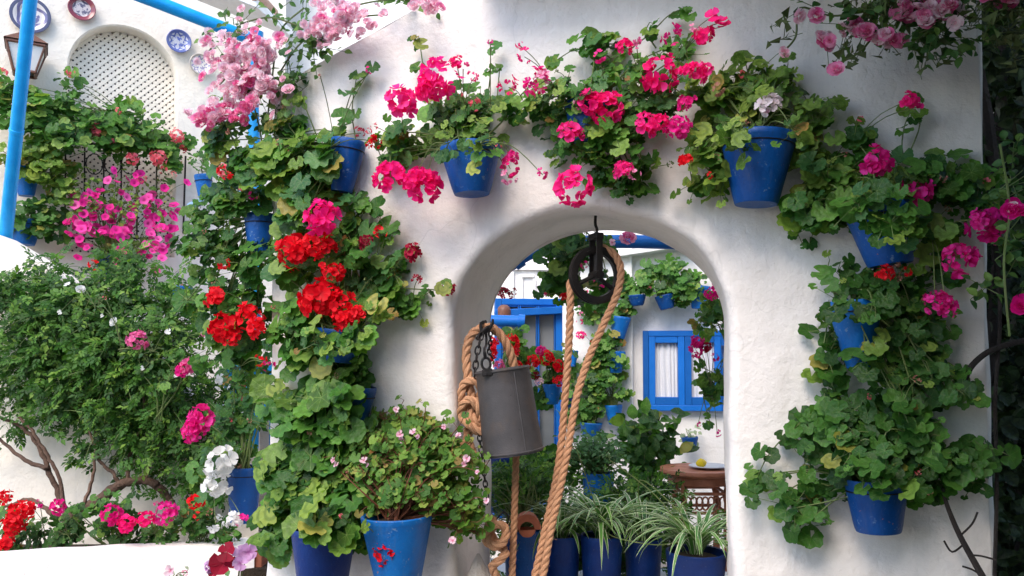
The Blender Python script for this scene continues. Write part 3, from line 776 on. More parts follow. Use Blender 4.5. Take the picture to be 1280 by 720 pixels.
# low planter wall
a, b = at(-160, 708, 3.15), at(318, 681, 3.65)
d = (b - a).normalized(); nn = Vector((-d.y, d.x, 0)).normalized()
mb = MB(); V = []; n = 30
for i in range(n + 1):
    p = a + (b - a) * i / n; wob = .006 * noise.noise(p * 6)
    for q in ((p - nn * .0, 0), (p - nn * .012, p.z - .02 + wob), (p, p.z + wob), (p + nn * .14, p.z + wob + .004), (p + nn * .15, 0)):
        V.append(Vector((q[0].x, q[0].y, q[1])))
mb.add(V, [(i * 5 + j, (i + 1) * 5 + j, (i + 1) * 5 + j + 1, i * 5 + j + 1) for i in range(n) for j in range(4)])
mb.add([V[-5], V[-4], V[-3], V[-2], V[-1]], [(0, 1, 2, 3, 4)])
o = mb.build('planter_wall', M['lime'], None); o['kind'] = 'thing'; o['category'] = 'wall'; o['label'] = 'low whitewashed planter wall in the lower left corner in front of the bed'
mb = MB(); p = at(323, 705, 3.66); mb.box((p.x, p.y + .05, .3), (.018, 0, 0), (0, .06, 0), (0, 0, .36))
q = mb.build('brick_post', M['terra'], None, bevel=.004); q['category'] = 'post'; q['label'] = 'narrow clay coloured post at the end of the low planter wall'
mb = MB(); mb.box((at(120, 690, 3.85).x, 3.9, .3), (1.2, 0, 0), (0, .28, 0), (0, 0, .27)); struct('flower_bed_soil', mb, M['soil'])

# blue poles and beam
def pipe(name, label, pts, r, mat, cat='pole', fittings=()):
    root = thing(name, label, cat, pts[0])
    MB().tube(pts, r, 20).build('tube', M[mat], root)
    for f in fittings:
        p, q, rr = f; MB().tube([p, q], rr, 20).build('collar', M[mat], root, bevel=.002)
    return root
pp = [at(43, -60, 3.6), at(38, 0, 3.65), at(4, 322, 4.36)]
pipe('leaning_pole', 'thick bright blue pole leaning across the upper left corner', pp, [.028, .029, .034], 'sky_blue', 'pole', [(pp[1].lerp(pp[2], .46), pp[1].lerp(pp[2], .475), .034)])
pipe('roof_beam', 'bright blue pipe slanting from the top edge down to the pale roses', [at(120, -26, 4.0), at(190, 0, 4.1), at(330, 55, 4.5)], .034, 'sky_blue', 'pipe')
pipe('thin_post', 'slim bright blue post standing behind the pale pink roses and red geraniums', [at(322, 40, 4.1), at(316, 130, 4.1), at(322, 270, 4.1), at(318, 420, 4.1), at(316, 560, 4.1)], .03, 'sky_blue', 'post')
pipe('wall_pipe', 'grey blue pipe stub sticking out left of the red geraniums', [at(238, 258, 4.6), at(262, 247, 4.5), at(312, 241, 4.4)], .022, 'greyblue', 'pipe')

# lattice window
lw = thing('lattice_window', 'arched window filled with a cream diamond lattice on the upper wall', 'window', SIDE.W(wc, zSill, -.1))
mb = MB(); sp = 0.034; hw = .0112
def clip_strip(c, sgn):
    """line z = sgn*s + c inside the arched opening -> segment ends"""
    ins = []
    for k in range(-160, 161):
        s_ = wc + wr * k / 160; z_ = sgn * (s_ - wc) + c
        ok = z_ > zSill and (z_ < zSpr or (s_ - wc) ** 2 + (z_ - zSpr) ** 2 < wr * wr) 
        if ok: ins.append((s_, z_))
    return (ins[0], ins[-1]) if len(ins) > 4 else None
for sgn, o_ in ((1, -.125), (-1, -.1285)):
    c = zSill - wr
    while c < zTop + wr:
        sg = clip_strip(c, sgn); c += sp * 1.414
        if not sg: continue
        p, q = SIDE.W(*sg[0], o_), SIDE.W(*sg[1], o_); dv = (q - p) / 2; pe = dv.normalized().cross(SIDE.n)
        mb.box((p + q) / 2, dv, pe * hw, SIDE.n * .0016)
mb.build('lattice', M['cream'], lw, smooth=False)
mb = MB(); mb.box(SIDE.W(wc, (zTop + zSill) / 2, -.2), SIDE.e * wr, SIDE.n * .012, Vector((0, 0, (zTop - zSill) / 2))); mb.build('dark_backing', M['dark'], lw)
gr = thing('window_grille', 'thin black wrought iron bars in front of the lower lattice window', 'grille', SIDE.W(wc, zSill, .1))
for k, px in enumerate((82, 106, 130, 152, 172, 196)):
    p, q = SIDE.P(px, 178, .1), SIDE.P(px - 1, 300, .1); MB().tube([p, q], .006, 6).build('bar', M['iron'], gr)
for y in (180, 298):
    MB().tube([SIDE.P(78, y, .1), SIDE.P(200, y, .1)], .007, 6).build('cross_bar', M['iron'], gr)
for cxp in (118, 141, 162):
    c = SIDE.P(cxp, 205, .1); MB().tube([c + SIDE.e * .05 * math.cos(t) + Vector((0, 0, .07 * math.sin(t))) for t in [6.283 * k / 14 for k in range(15)]], .004, 5).build('scroll', M['iron'], gr)
mb = MB(); mb.tube([SIDE.P(232, 195, .03), SIDE.P(229, 292, .03)], .007, 6); q = mb.build('cable', M['iron'], None); q['category'] = 'cable'; q['label'] = 'thin black cable running down the cream wall right of the lattice window'

# plates
def plate(px, py, rp, mat, label):
    c = SIDE.P(px, py, .012); r = rp * c.y / F * 1.0
    mb = MB(); mb.lathe([(0.001, .012), (.55 * r, .012), (.62 * r, .02), (.95 * r, .034), (r, .032), (.97 * r, .024), (.5 * r, .0), (0.001, 0)], (0, 0, 0), (0, 0, 1), 36)
    V = [(x / r, y / r, z / r) for x, y, z in mb.v]; mb.v = V
    o = mb.build('plate', mat, None); z = SIDE.n; m = rot_to(z, Vector((0, 0, 1)), r)
    o.matrix_basis = Matrix([list(m[i]) + [c[i]] for i in range(3)] + [[0, 0, 0, 1]])
    o['label'] = label; o['category'] = 'plate'; o['group'] = 'ceramic plates on the upper wall'
plate(38, 21, 23, platemat('plate blue petals', (0.06, 0.06, 0.12), (0.14, 0.13, 0.26), (0.6, 0.56, 0.55), 3), 'largest plate, grey with dark blue petal pattern, behind the leaning blue pole')
plate(102, 12, 16, platemat('plate red rim', (0.20, 0.04, 0.06), (0.10, 0.09, 0.14), (0.5, 0.45, 0.46), 4, .7), 'plate with wide dark red rim, second from the left on the wall')
plate(223, 53, 15, platemat('plate blue rim', (0.10, 0.13, 0.34), (0.10, 0.14, 0.42), (0.5, 0.53, 0.62), 7, .5), 'plate with blue grey rim and blue centre right of the lattice window')
plate(250, 82, 13.5, platemat('plate white', (0.42, 0.38, 0.34), (0.30, 0.27, 0.45), (0.74, 0.71, 0.68), 11), 'pale plate with grey rim and violet speckles beside the pale roses')

# wall lantern behind the pole
ln = thing('wall_lantern', 'dark four sided wall lantern partly hidden by the leaning blue pole', 'lantern', SIDE.P(33, 100, .15))
tc, bc = SIDE.P(33, 60, .15), SIDE.P(31, 92, .15); rt, rb_ = .105, .06
cor = lambda c, r: [c + SIDE.e * r * a + SIDE.n * r * b for a, b in ((-1, -1), (1, -1), (1, 1), (-1, 1))]
T4, B4 = cor(tc, rt), cor(bc, rb_)
for k in range(4): MB().tube([T4[k], B4[k]], .007, 6).build('edge_bar', M['brown'], ln)
mb = MB(); 
for k in range(4): mb.tube([T4[k], T4[(k + 1) % 4]], .010, 6); mb.tube([B4[k], B4[(k + 1) % 4]], .010, 6)
mb.build('frame_ring', M['brown'], ln)
apex = tc + Vector((0, 0, .09)); mb = MB(); mb.add(cor(tc + Vector((0, 0, .012)), rt * 1.15) + cor(apex, .03), [(0, 1, 5, 4), (1, 2, 6, 5), (2, 3, 7, 6), (3, 0, 4, 7), (4, 5, 6, 7)]); mb.build('cap', M['brown'], ln, smooth=False)
mb = MB(); mb.add(cor(tc, rt * .96) + cor(bc, rb_ * .96), [(0, 1, 5, 4), (1, 2, 6, 5), (2, 3, 7, 6), (3, 0, 4, 7)]); mb.build('pane', M['white'], ln, smooth=False)
MB().tube([bc, bc + Vector((0, 0, -.05)), bc - SIDE.n * .14 + Vector((0, 0, -.06))], .012, 6).build('bracket', M['brown'], ln)

# small blue window behind the white geraniums
def window(name, label, pl, x0, y0, x1, y1, mat, cols, rows, fr=.05, off=.02, pane='glass', curtain=False, group=None, sill=True, stf=1.0):
    a, b = pl.P(x0, y1, off), pl.P(x1, y0, off); W_ = (b - a).dot(pl.e); H = b.z - a.z
    root = thing(name, label, 'window', a)
    def bar(u0, u1, z0, z1, th, nm, m_, o_=0, bev=.004):
        c = a + pl.e * ((u0 + u1) / 2) + Vector((0, 0, (z0 + z1) / 2)) + pl.n * o_
        return MB().box(c, pl.e * (u1 - u0) / 2, pl.n * th / 2, Vector((0, 0, (z1 - z0) / 2))).build(nm, m_, root, smooth=False, bevel=bev)
    m_ = M[mat]
    bar(0, fr, 0, H, .07, 'frame_side', m_); bar(W_ - fr, W_, 0, H, .07, 'frame_side', m_)
    bar(fr, W_ - fr, H - fr, H, .066, 'frame_top', m_); bar(fr, W_ - fr, 0, fr, .066, 'frame_bottom', m_)
    iw = (W_ - 2 * fr) / cols
    for i in range(cols):
        u0 = fr + iw * i; st = min(.055, iw * .22) * stf
        for s_ in (0, 1):
            x = u0 if s_ == 0 else u0 + iw - st; bar(x + .001, x + st - .001, fr, H - fr, .045, 'stile', m_, .006)
        ih = (H - 2 * fr) / rows
        for j in range(rows):
            z0 = fr + ih * j
            bar(u0 + st, u0 + iw - st, z0, z0 + st * (1.2 if j == 0 else .5), .041, 'rail', m_, .006); bar(u0 + st, u0 + iw - st, z0 + ih - st * (1 if j == rows - 1 else .5), z0 + ih, .041, 'rail', m_, .006)
            if curtain:
                mb = MB(); V = []; nx = 36; x0_, x1_ = u0 + st * .9, u0 + iw - st * .9; zz0, zz1 = z0 + st * 1.1, z0 + ih - st * .9
                for q in range(7):
                    t = q / 6
                    for k in range(nx + 1):
                        s_ = k / nx; ph = s_ * 34 + 2.0 * math.sin(s_ * 7 + i); V.append(a + pl.e * (x0_ + (x1_ - x0_) * s_) + Vector((0, 0, zz0 + (zz1 - zz0) * t)) - pl.n * (.012 - .009 * math.sin(ph + t * 1.5) * (1 - .3 * t)))
                mb.add(V, [(q * (nx + 1) + k, q * (nx + 1) + k + 1, (q + 1) * (nx + 1) + k + 1, (q + 1) * (nx + 1) + k) for q in range(6) for k in range(nx)])
                mb.build('curtain', M['curtain'], root)
            else: bar(u0 + st, u0 + iw - st, z0 + .01, z0 + ih - .01, .008, 'pane', M[pane], -.006, 0)
    if sill: bar(-.02, W_ + .02, -.03, -.002, .10, 'sill', m_, .01)
    return root
window('casement_window', 'blue casement window with white lace curtains on the back wall', BACK, 804, 413, 908, 513, 'blue', 2, 1, .042, .03, curtain=True, stf=.9, sill=False)
window('small_window', 'small bright blue window frame behind the white geraniums at lower left', Plane(300, 4.35, -10), 280, 455, 345, 560, 'sky_blue', 2, 2, .04, .03, 'wood')
GD = Plane(660, 5.0, -6)
window('glazed_door', 'blue glazed door with grey panes behind the hanging bucket', GD, 618, 374, 702, 640, 'blue', 3, 2, .04, .02, stf=.45)
_t0, _t1 = GD.P(618, 392, .07), GD.P(702, 388, .07); MB().box((_t0 + _t1) / 2, (_t1 - _t0) / 2, GD.n * .03, Vector((0, 0, .022))).build('transom_bar', M['blue'], bpy.data.objects['glazed_door'], bevel=.004)
pipe('awning_roller', 'short thick blue roller bar above the red flowers behind the bucket', [at(612, 401, 4.6), at(655, 402, 4.6)], .034, 'blue', 'bar', [(at(648, 401.5, 4.6), at(656, 402, 4.6), .040)])
mb = MB(); c = at(630, 391, 4.9); mb.lathe([(.042, -.03), (.044, 0), (.036, .022), (.02, .035), (0.001, .038)], c + Vector((0, 0, .012)), (0, 0, 1), 20)
lampr = thing('dome_lamp', 'small brown domed wall lamp just above the blue roller bar', 'lamp', c); mb.build('shade', M['brown'], lampr)
MB().lathe([(0.001, -.05), (.028, -.04), (.035, -.015), (.03, 0)], c, (0, 0, 1), 16).build('globe', M['white'], lampr)
MB().tube([c, c + Vector((0, .25, -.02))], .008, 6).build('bracket', M['brown'], lampr)

# jasmine creeper
def creeper():
    root = thing('jasmine_creeper', 'big jasmine creeper with gnarled trunk covering the stair wall at left', 'climbing plant', at(75, 672, 3.95))
    org = root.location.copy(); LP = []; LM = []
    reg = [(60, 400, 110, 60, .22, 130), (170, 440, 110, 75, .25, 150), (60, 460, 90, 52, .20, 95), (200, 530, 80, 50, .2, 85), (250, 600, 40, 45, .16, 32),
           (130, 380, 60, 35, .14, 40), (215, 400, 50, 50, .15, 40), (30, 350, 60, 28, .12, 30), (105, 520, 50, 34, .16, 26), (20, 530, 36, 22, .1, 7), (160, 550, 50, 22, .12, 14), (170, 345, 70, 25, .12, 25), (280, 500, 30, 50, .1, 26)]
    tw = MB()
    for px, py, rx, ry, dep, nc in reg:
        rx *= .92; ry *= .92
        for _ in range(int(nc * 1.08)):
            a, b = random.gauss(0, .5), random.gauss(0, .5); off = random.uniform(.02, dep + .04)
            t0 = PAR.P(px + a * rx, py + b * ry, off); d = Vector((random.uniform(-1, 1), -.3, random.uniform(-.7, .5))).normalized() * random.uniform(.08, .2)
            pts_ = [t0 + d * k / 5 + Vector((0, 0, -.02 * (k / 5) ** 2)) for k in range(6)]
            tw.tube(pts_, .0013, 3, False)
            for k in range(random.randint(5, 9)):
                p = t0 + d * random.random() + rv(.014); nrm = Vector((0, -.75, .6)) + rv(.45)
                LP.append(p - org); LM.append(rot_to(nrm, d.normalized() + rv(.6) + Vector((0, 0, -.3)), random.uniform(.045, .09)))
    me = scatter_mesh('foliage', TEMPL['pin'], LM, LP, M['jas']); o = bpy.data.objects.new('foliage', me); o.parent = root; COL.objects.link(o); o['kind'] = 'stuff'
    tw.build('twigs', M['stem'], root, kind='stuff')
    def br(pts, r0, r1, nm='branch'):
        q = bez([PAR.P(x, y, o_ + .09) for x, y, o_ in pts], 6); q = [p + rv(.003) for p in q]; n = len(q)
        MB().tube(q, [(r0 + (r1 - r0) * i / (n - 1)) * random.uniform(.9, 1.12) for i in range(n)], 9).build(nm, M['bark'], root)
    br([(72, 690, .14), (78, 668, .15), (92, 645, .15), (120, 628, .13), (150, 607, .12), (178, 600, .1), (200, 610, .08), (222, 640, .05)], .034, .017, 'trunk')
    br([(88, 650, .15), (70, 610, .14), (55, 575, .12), (40, 545, .10), (20, 530, .1), (-20, 515, .08)], .014, .007)
    br([(82, 655, .16), (75, 600, .16), (60, 570, .16), (40, 540, .15), (22, 520, .14)], .010, .006)
    br([(92, 655, .16), (100, 640, .16), (115, 600, .14), (118, 560, .12), (100, 500, .1)], .010, .005)
    br([(150, 607, .13), (140, 590, .12), (125, 575, .1), (118, 540, .1), (85, 490, .1)], .010, .005)
    br([(72, 650, .15), (50, 630, .12), (30, 625, .1), (-10, 640, .08)], .012, .006)
    br([(160, 604, .12), (162, 570, .1), (180, 520, .1), (176, 480, .1)], .009, .005)
    br([(60, 585, .15), (30, 575, .14), (-5, 545, .1)], .011, .007)
    br([(182, 600, .1), (195, 560, .1), (210, 530, .08)], .006, .004)
creeper()
plant('jasmine_side_rose', 'thin rose trailing over the jasmine with scattered white and pink blooms', 'climbing plant', Plane(140, 3.78, 0), [(110, 380, 30, 14, .06, 3), (190, 440, 30, 20, .06, 3)],
      [(101, 362, 5, 'whitep', 'rose', .05), (84, 356, 4, 'whitep', 'single', .05), (142, 402, 5, 'whitep', 'rose', .05), (128, 394, 3, 'whitep', 'single', .05), (170, 400, 3, 'whitep', 'single', .05), (175, 418, 4, 'rosedeep', 'rose', .05), (130, 372, 3, 'salmon', 'sparse', .05), (75, 390, 3, 'whitep', 'single', .05), (210, 415, 4, 'whitep', 'single', .05), (178, 460, 3, 'whitep', 'single', .05), (220, 470, 3, 'whitep', 'single', .05)],
      leaf='blade', mats=('roseleaf',), size=.03, root_px=(150, 430))

PB = Plane(120, 3.72, 0)
plant('bed_geranium', 'low red geranium clump in the bed at the lower left edge', 'plant', PB, [(25, 655, 45, 25, .12, 16), (75, 668, 35, 16, .12, 10)],
      [(22, 643, 14, 'red', 'dome'), (16, 655, 12, 'red', 'head'), (5, 622, 9, 'red', 'dome'), (33, 637, 9, 'red', 'dome'), (8, 677, 10, 'red', 'dome'), (48, 630, 6, 'magenta', 'sparse'), (73, 633, 9, 'magenta', 'head')],
      leaf='ger', mats=('leafC', 'leafA', 'leafC'), size=.026, spread=.05, back=.0, per=9, root_px=(60, 690), group='geraniums in the bed')
plant('bed_geranium', 'low pink geranium clump in the bed in the middle of the planter', 'plant', PB, [(125, 650, 45, 22, .12, 20), (180, 660, 45, 22, .12, 16), (140, 635, 30, 15, .1, 6)],
      [(140, 643, 11, 'magenta', 'head'), (158, 654, 10, 'pink', 'head'), (182, 649, 9, 'pink', 'head'), (207, 642, 13, 'magenta', 'head'), (198, 630, 5, 'magenta', 'sparse')],
      leaf='ger', mats=('leafC', 'leafA'), size=.026, spread=.05, back=.0, per=9, root_px=(150, 690), group='geraniums in the bed')
plant('bed_geranium', 'scarlet and orange geranium at the right end of the bed', 'plant', PB, [(240, 655, 35, 25, .12, 16), (285, 660, 30, 20, .1, 10)],
      [(245, 627, 9, 'red', 'head'), (245, 645, 6, 'red', 'sparse'), (262, 640, 5, 'bud', 'sparse')], leaf='ger', mats=('leafC', 'leafA'), size=.025, spread=.05, back=.0, per=8, root_px=(250, 690), group='geraniums in the bed')
# white geraniums with blue pots beside the wall end
PW = Plane(300, 3.35, 0)
plant('potted_geranium', 'white geranium in a tall blue pot at the left end of the arch wall', 'potted plant', PW, [(275, 560, 40, 40, .14, 14), (290, 520, 35, 40, .12, 12), (270, 620, 30, 30, .1, 8), (300, 500, 25, 50, .1, 8), (320, 460, 25, 20, .08, 4)],
      [(277, 577, 17, 'whitep', 'dome'), (271, 606, 15, 'whitep', 'dome'), (276, 478, 12, 'whitep', 'sparse'), (292, 650, 9, 'whitep', 'dome'), (268, 655, 12, 'whitep', 'sparse'), (252, 524, 15, 'magenta', 'dome'), (240, 540, 12, 'magenta', 'dome'), (246, 532, 12, 'magenta', 'head'), (302, 648, 10, 'magenta', 'sparse')],
      pot=(306, 583, 42, 304, 652, 32), leaf='ger', mats=('leafA', 'leafD'), size=.036)
plant('potted_geranium', 'pink carnation flowered plant rising out of the jasmine', 'plant', Plane(200, 3.82, 0), [(200, 470, 40, 26, .1, 6), (235, 450, 24, 24, .08, 4)],
      [(171, 425, 11, 'rosedeep', 'head', .12), (235, 457, 9, 'rosedeep', 'dome', .12), (228, 463, 8, 'magenta', 'dome', .12)], leaf='ger', mats=('leafA',), size=.024, root_px=(200, 520))
# foreground petunias
FG = Plane(270, 2.35, 0)
plant('petunia', 'dark red and lilac petunias at the bottom edge below the planter wall', 'plant', FG, [(280, 740, 40, 22, .08, 6)],
      [(279, 705, 15, 'darkred', 'single'), (284, 690, 12, 'darkred', 'single'), (272, 712, 10, 'darkred', 'single'), (303, 693, 12, 'lilac', 'single'), (311, 690, 10, 'lilac', 'single'), (262, 708, 6, 'lilac', 'dome'), (300, 704, 9, 'lilac', 'single')], leaf='blade', mats=('leafD',), size=.035, root_px=(285, 790))
plant('petunia', 'small pale pink petunia poking up at the bottom edge left of the dark red ones', 'plant', FG, [(222, 738, 20, 14, .06, 4)],
      [(213, 713, 7, 'bicol', 'single'), (232, 716, 4, 'magenta', 'sparse')], leaf='blade', mats=('succ',), size=.04, root_px=(222, 790))

# upper left balcony plants
SG = 'pots hanging on the upper left house wall'
plant('hanging_ivy_geranium', 'long green ivy geranium garland stretched across the lattice window', 'potted plant', SIDE, [(40, 140, 55, 26, .2, 26), (100, 165, 55, 40, .25, 46), (160, 165, 45, 34, .25, 34), (205, 190, 38, 26, .2, 20), (10, 120, 30, 25, .15, 12), (85, 105, 10, 22, .08, 4)],
      [(88, 91, 5, 'salmon', 'sparse'), (121, 163, 8, 'salmon', 'head'), (148, 140, 5, 'salmon', 'sparse'), (221, 169, 8, 'salmon', 'head'), (140, 176, 5, 'salmon', 'sparse'), (3, 90, 6, 'salmon', 'sparse'), (228, 187, 6, 'darkred', 'sparse')],
      pot=(178, 160, 22, 178, 180, 15), leaf='ivy', mats=('leafA', 'leafB', 'leafC'), size=.045, joined=True, spread=.05, back=.12, petiole=False, group=SG)
plant('hanging_ivy_geranium', 'yellow green leafy pot plant right of the blue pole, upper of two', 'potted plant', SIDE, [(30, 195, 40, 22, .18, 16), (60, 210, 40, 30, .18, 22), (80, 235, 25, 20, .15, 8)], [],
      pot=(33, 210, 30, 33, 245, 18), potmat='potblue2', leaf='ivy', mats=('leafB', 'leafA'), size=.04, joined=True, spread=.045, back=.12, petiole=False, group=SG)
plant('hanging_ivy_geranium', 'dark green trailing pot plant at the foot of the leaning blue pole', 'potted plant', SIDE, [(40, 270, 35, 16, .16, 14), (65, 285, 25, 15, .15, 10)], [],
      pot=(32, 275, 38, 30, 306, 24), potmat='potblue2', leaf='ivy', mats=('leafC', 'leafA'), size=.04, joined=True, spread=.045, back=.12, petiole=False, group=SG)
pet = [(random.gauss(160, 38), random.gauss(268, 27)) for _ in range(105)] + [(random.gauss(105, 16), random.gauss(278, 14)) for _ in range(28)] + [(random.gauss(203, 13), random.gauss(300, 16)) for _ in range(16)]
pet = [(x, y) for x, y in pet if y < 338 and 80 < x < 236 and y > 205]
plant('trailing_petunia', 'cascade of bright magenta petunias below the lattice window', 'potted plant', SIDE, [(120, 245, 45, 28, .2, 22), (165, 255, 45, 30, .22, 20), (150, 310, 35, 18, .15, 12)],
      [(x, y, random.uniform(4.0, 6.2), 'petunia', 'funnel', .2 + random.uniform(0, .2)) for x, y in pet] + [(166, 198, 7, 'salmon', 'head'), (198, 197, 9, 'salmon', 'head'), (204, 212, 5, 'salmon', 'sparse'), (218, 217, 4, 'salmon', 'sparse'), (178, 225, 6, 'salmon', 'sparse')],
      pot=(133, 318, 26, 133, 345, 16), leaf='blade', mats=('leafB',), size=.05, joined=True, spread=.06, back=.15, petiole=False, group=SG)
plant('hanging_ivy_geranium', 'small dark leaved pot plant directly below the magenta petunias', 'potted plant', SIDE, [(155, 325, 30, 20, .14, 16), (120, 340, 15, 8, .08, 3)], [(116, 331, 7, 'red', 'sparse')],
      pot=(134, 325, 20, 134, 345, 14), leaf='ivy', mats=('leafD', 'leafA'), size=.03, joined=True, spread=.05, back=.14, petiole=False, group=SG)
plant('blue_wall_pot', 'little blue pot with pink blooms beside the grey blue pipe stub', 'potted plant', Plane(260, 4.6, -20), [(268, 205, 22, 16, .1, 7)], [(280, 214, 8, 'salmon', 'head'), (276, 243, 6, 'pink', 'dome'), (285, 238, 4, 'salmon', 'sparse')],
      pot=(254, 219, 22, 256, 247, 15), potmat='potblue2', leaf='ger', mats=('leafA',), size=.03, joined=True, group=SG)
plant('blue_wall_pot', 'little blue pot low on the left with a pale pink flower', 'potted plant', Plane(225, 4.4, -10), [(218, 362, 20, 20, .08, 6), (236, 385, 22, 16, .08, 6)], [(200, 363, 5, 'salmon', 'dome'), (222, 368, 4, 'salmon', 'sparse'), (255, 418, 7, 'rosedeep', 'funnel')],
      pot=(228, 358, 24, 226, 384, 16), potmat='potblue2', leaf='ger', mats=('leafA', 'leafB'), size=.04, joined=False, group=SG)

# ================================================================== ARCH WALL PLANTS
AG = 'blue pots hanging on the arch wall'
A2 = ('leafA', 'leafA', 'leafB', 'leafD'); B2 = ('leafB', 'leafB', 'leafA'); C2 = ('leafC', 'leafA', 'leafC', 'leafB'); 
plant('hanging_geranium', 'geranium in a blue pot at top left of the arch wall, nearly out of bloom', 'potted plant', WALL, [(365, 195, 32, 32, .14, 14), (400, 185, 28, 28, .10, 6), (385, 250, 45, 40, .16, 22), (330, 200, 30, 40, .14, 12), (290, 180, 30, 22, .12, 8), (415, 195, 14, 20, .04, 3, .15)],
      [(461, 88, 5, 'magenta', 'sparse'), (450, 166, 8, 'darkred', 'sparse'), (469, 176, 8, 'red', 'sparse'), (402, 270, 21, 'pink', 'head'), (400, 95, 3, 'bud', 'sparse')],
      pot=(436, 176, 44, 427, 240, 27), leaf='ger', mats=('leafD', 'leafA', 'leafB'), lsc=.84, thin=.52, size=.044, sprigs=[[(400, 180), (380, 130), (365, 95), (360, 70)], [(430, 175), (430, 150), (440, 115), (461, 92)], [(445, 175), (440, 140), (445, 100)], [(380, 180), (358, 150), (357, 100)]], group=AG)
plant('hanging_geranium', 'hot pink geranium in the blue pot left of centre above the arch', 'potted plant', WALL, [(575, 150, 45, 30, .16, 20), (600, 165, 38, 22, .16, 12), (520, 175, 38, 26, .13, 12), (490, 195, 22, 18, .10, 6), (610, 140, 30, 20, .12, 6), (600, 188, 12, 10, .03, 2, .25), (560, 176, 14, 8, .03, 2, .24)],
      [(543, 99, 23, 'pink', 'head'), (534, 112, 14, 'pink', 'dome'), (502, 127, 18, 'pink', 'dome'), (578, 85, 12, 'pink', 'sparse'), (570, 78, 8, 'pink', 'dome'), (486, 220, 19, 'pink', 'head'), (528, 232, 22, 'pink', 'head'), (518, 222, 13, 'pink', 'dome'), (594, 130, 8, 'salmon', 'sparse'), (593, 96, 7, 'pink', 'sparse'), (637, 210, 14, 'pink', 'sparse'), (636, 222, 11, 'rosedeep', 'sparse'), (640, 196, 8, 'magenta', 'dome'), (678, 218, 8, 'magenta', 'sparse'), (613, 52, 4, 'magenta', 'sparse'), (467, 178, 9, 'red', 'sparse'), (622, 185, 6, 'salmon', 'sparse')],
      pot=(588, 183, 76, 590, 243, 46), leaf='ger', mats=A2, size=.036, sprigs=[[(540, 140), (530, 90), (525, 55), (523, 45)], [(610, 120), (613, 90), (613, 56)], [(620, 140), (625, 80)]], group=AG)
plant('hanging_geranium', 'biggest hot pink geranium mass over the crown of the arch', 'potted plant', WALL, [(740, 130, 60, 55, .2, 34), (770, 190, 55, 42, .18, 20), (810, 110, 50, 45, .18, 16), (700, 130, 35, 40, .15, 12), (745, 70, 28, 25, .12, 7), (790, 230, 28, 14, .12, 5), (850, 70, 25, 20, .1, 4), (720, 195, 30, 30, .12, 7), (665, 130, 16, 14, .1, 3)],
      [(826, 92, 22, 'pink', 'head'), (870, 90, 13, 'pink', 'dome'), (882, 88, 9, 'pink', 'dome'), (858, 88, 9, 'pink', 'dome'), (757, 135, 19, 'pink', 'head'), (738, 128, 14, 'pink', 'dome'), (725, 130, 8, 'rosedeep', 'sparse'), (808, 156, 14, 'pink', 'dome'), (824, 152, 10, 'pink', 'head'), (845, 159, 15, 'magenta', 'head'), (713, 167, 14, 'pink', 'dome'), (716, 234, 21, 'pink', 'head'), (779, 212, 12, 'pink', 'dome'), (793, 217, 9, 'rosedeep', 'sparse'), (840, 45, 14, 'magenta', 'sparse'), (881, 44, 12, 'pink', 'dome'), (900, 27, 10, 'pink', 'single'), (890, 20, 10, 'pink', 'single'), (905, 32, 8, 'pink', 'single'), (868, 38, 8, 'rosedeep', 'sparse'), (781, 58, 10, 'pink', 'dome'), (795, 54, 8, 'rosedeep', 'sparse'), (749, 72, 9, 'pink', 'sparse'), (858, 129, 11, 'magenta', 'dome'), (673, 104, 19, 'pink', 'sparse'), (680, 100, 14, 'rosedeep', 'sparse'), (663, 108, 12, 'magenta', 'sparse'), (635, 108, 13, 'pink', 'sparse'), (655, 70, 10, 'pink', 'sparse'), (649, 56, 5, 'pink', 'sparse')],
      pot=(735, 128, 60, 738, 180, 40), leaf='ger', mats=A2, size=.034, sprigs=[[(790, 60), (815, 40), (835, 20), (855, 10)], [(650, 120), (690, 80), (720, 60)], [(820, 60), (808, 40), (812, 28)]], group=AG)
plant('hanging_geranium', 'ivy geranium with one striped bloom in the large blue pot right of the arch crown', 'potted plant', WALL, [(900, 130, 40, 28, .16, 16), (950, 115, 45, 25, .16, 14), (1010, 150, 35, 25, .14, 13), (885, 190, 32, 28, .14, 12), (900, 235, 26, 22, .12, 8), (1015, 195, 30, 30, .12, 8), (940, 90, 22, 18, .08, 3), (875, 225, 22, 22, .1, 5), (922, 166, 14, 8, .03, 3, .27), (985, 163, 12, 8, .03, 2, .27), (915, 180, 8, 8, .03, 1, .27)],
      [(961, 133, 14, 'stripe', 'dome', .22), (898, 113, 9, 'bud', 'sparse'), (928, 93, 5, 'salmon', 'sparse'), (857, 201, 8, 'red', 'dome'), (887, 220, 5, 'red', 'sparse')],
      pot=(948, 170, 92, 945, 256, 54), leaf='ivy', mats=B2, size=.036, sprigs=[[(930, 120), (935, 95), (930, 72)], [(990, 150), (1020, 130), (1050, 130)], [(960, 110), (980, 95), (985, 80)]], group=AG)
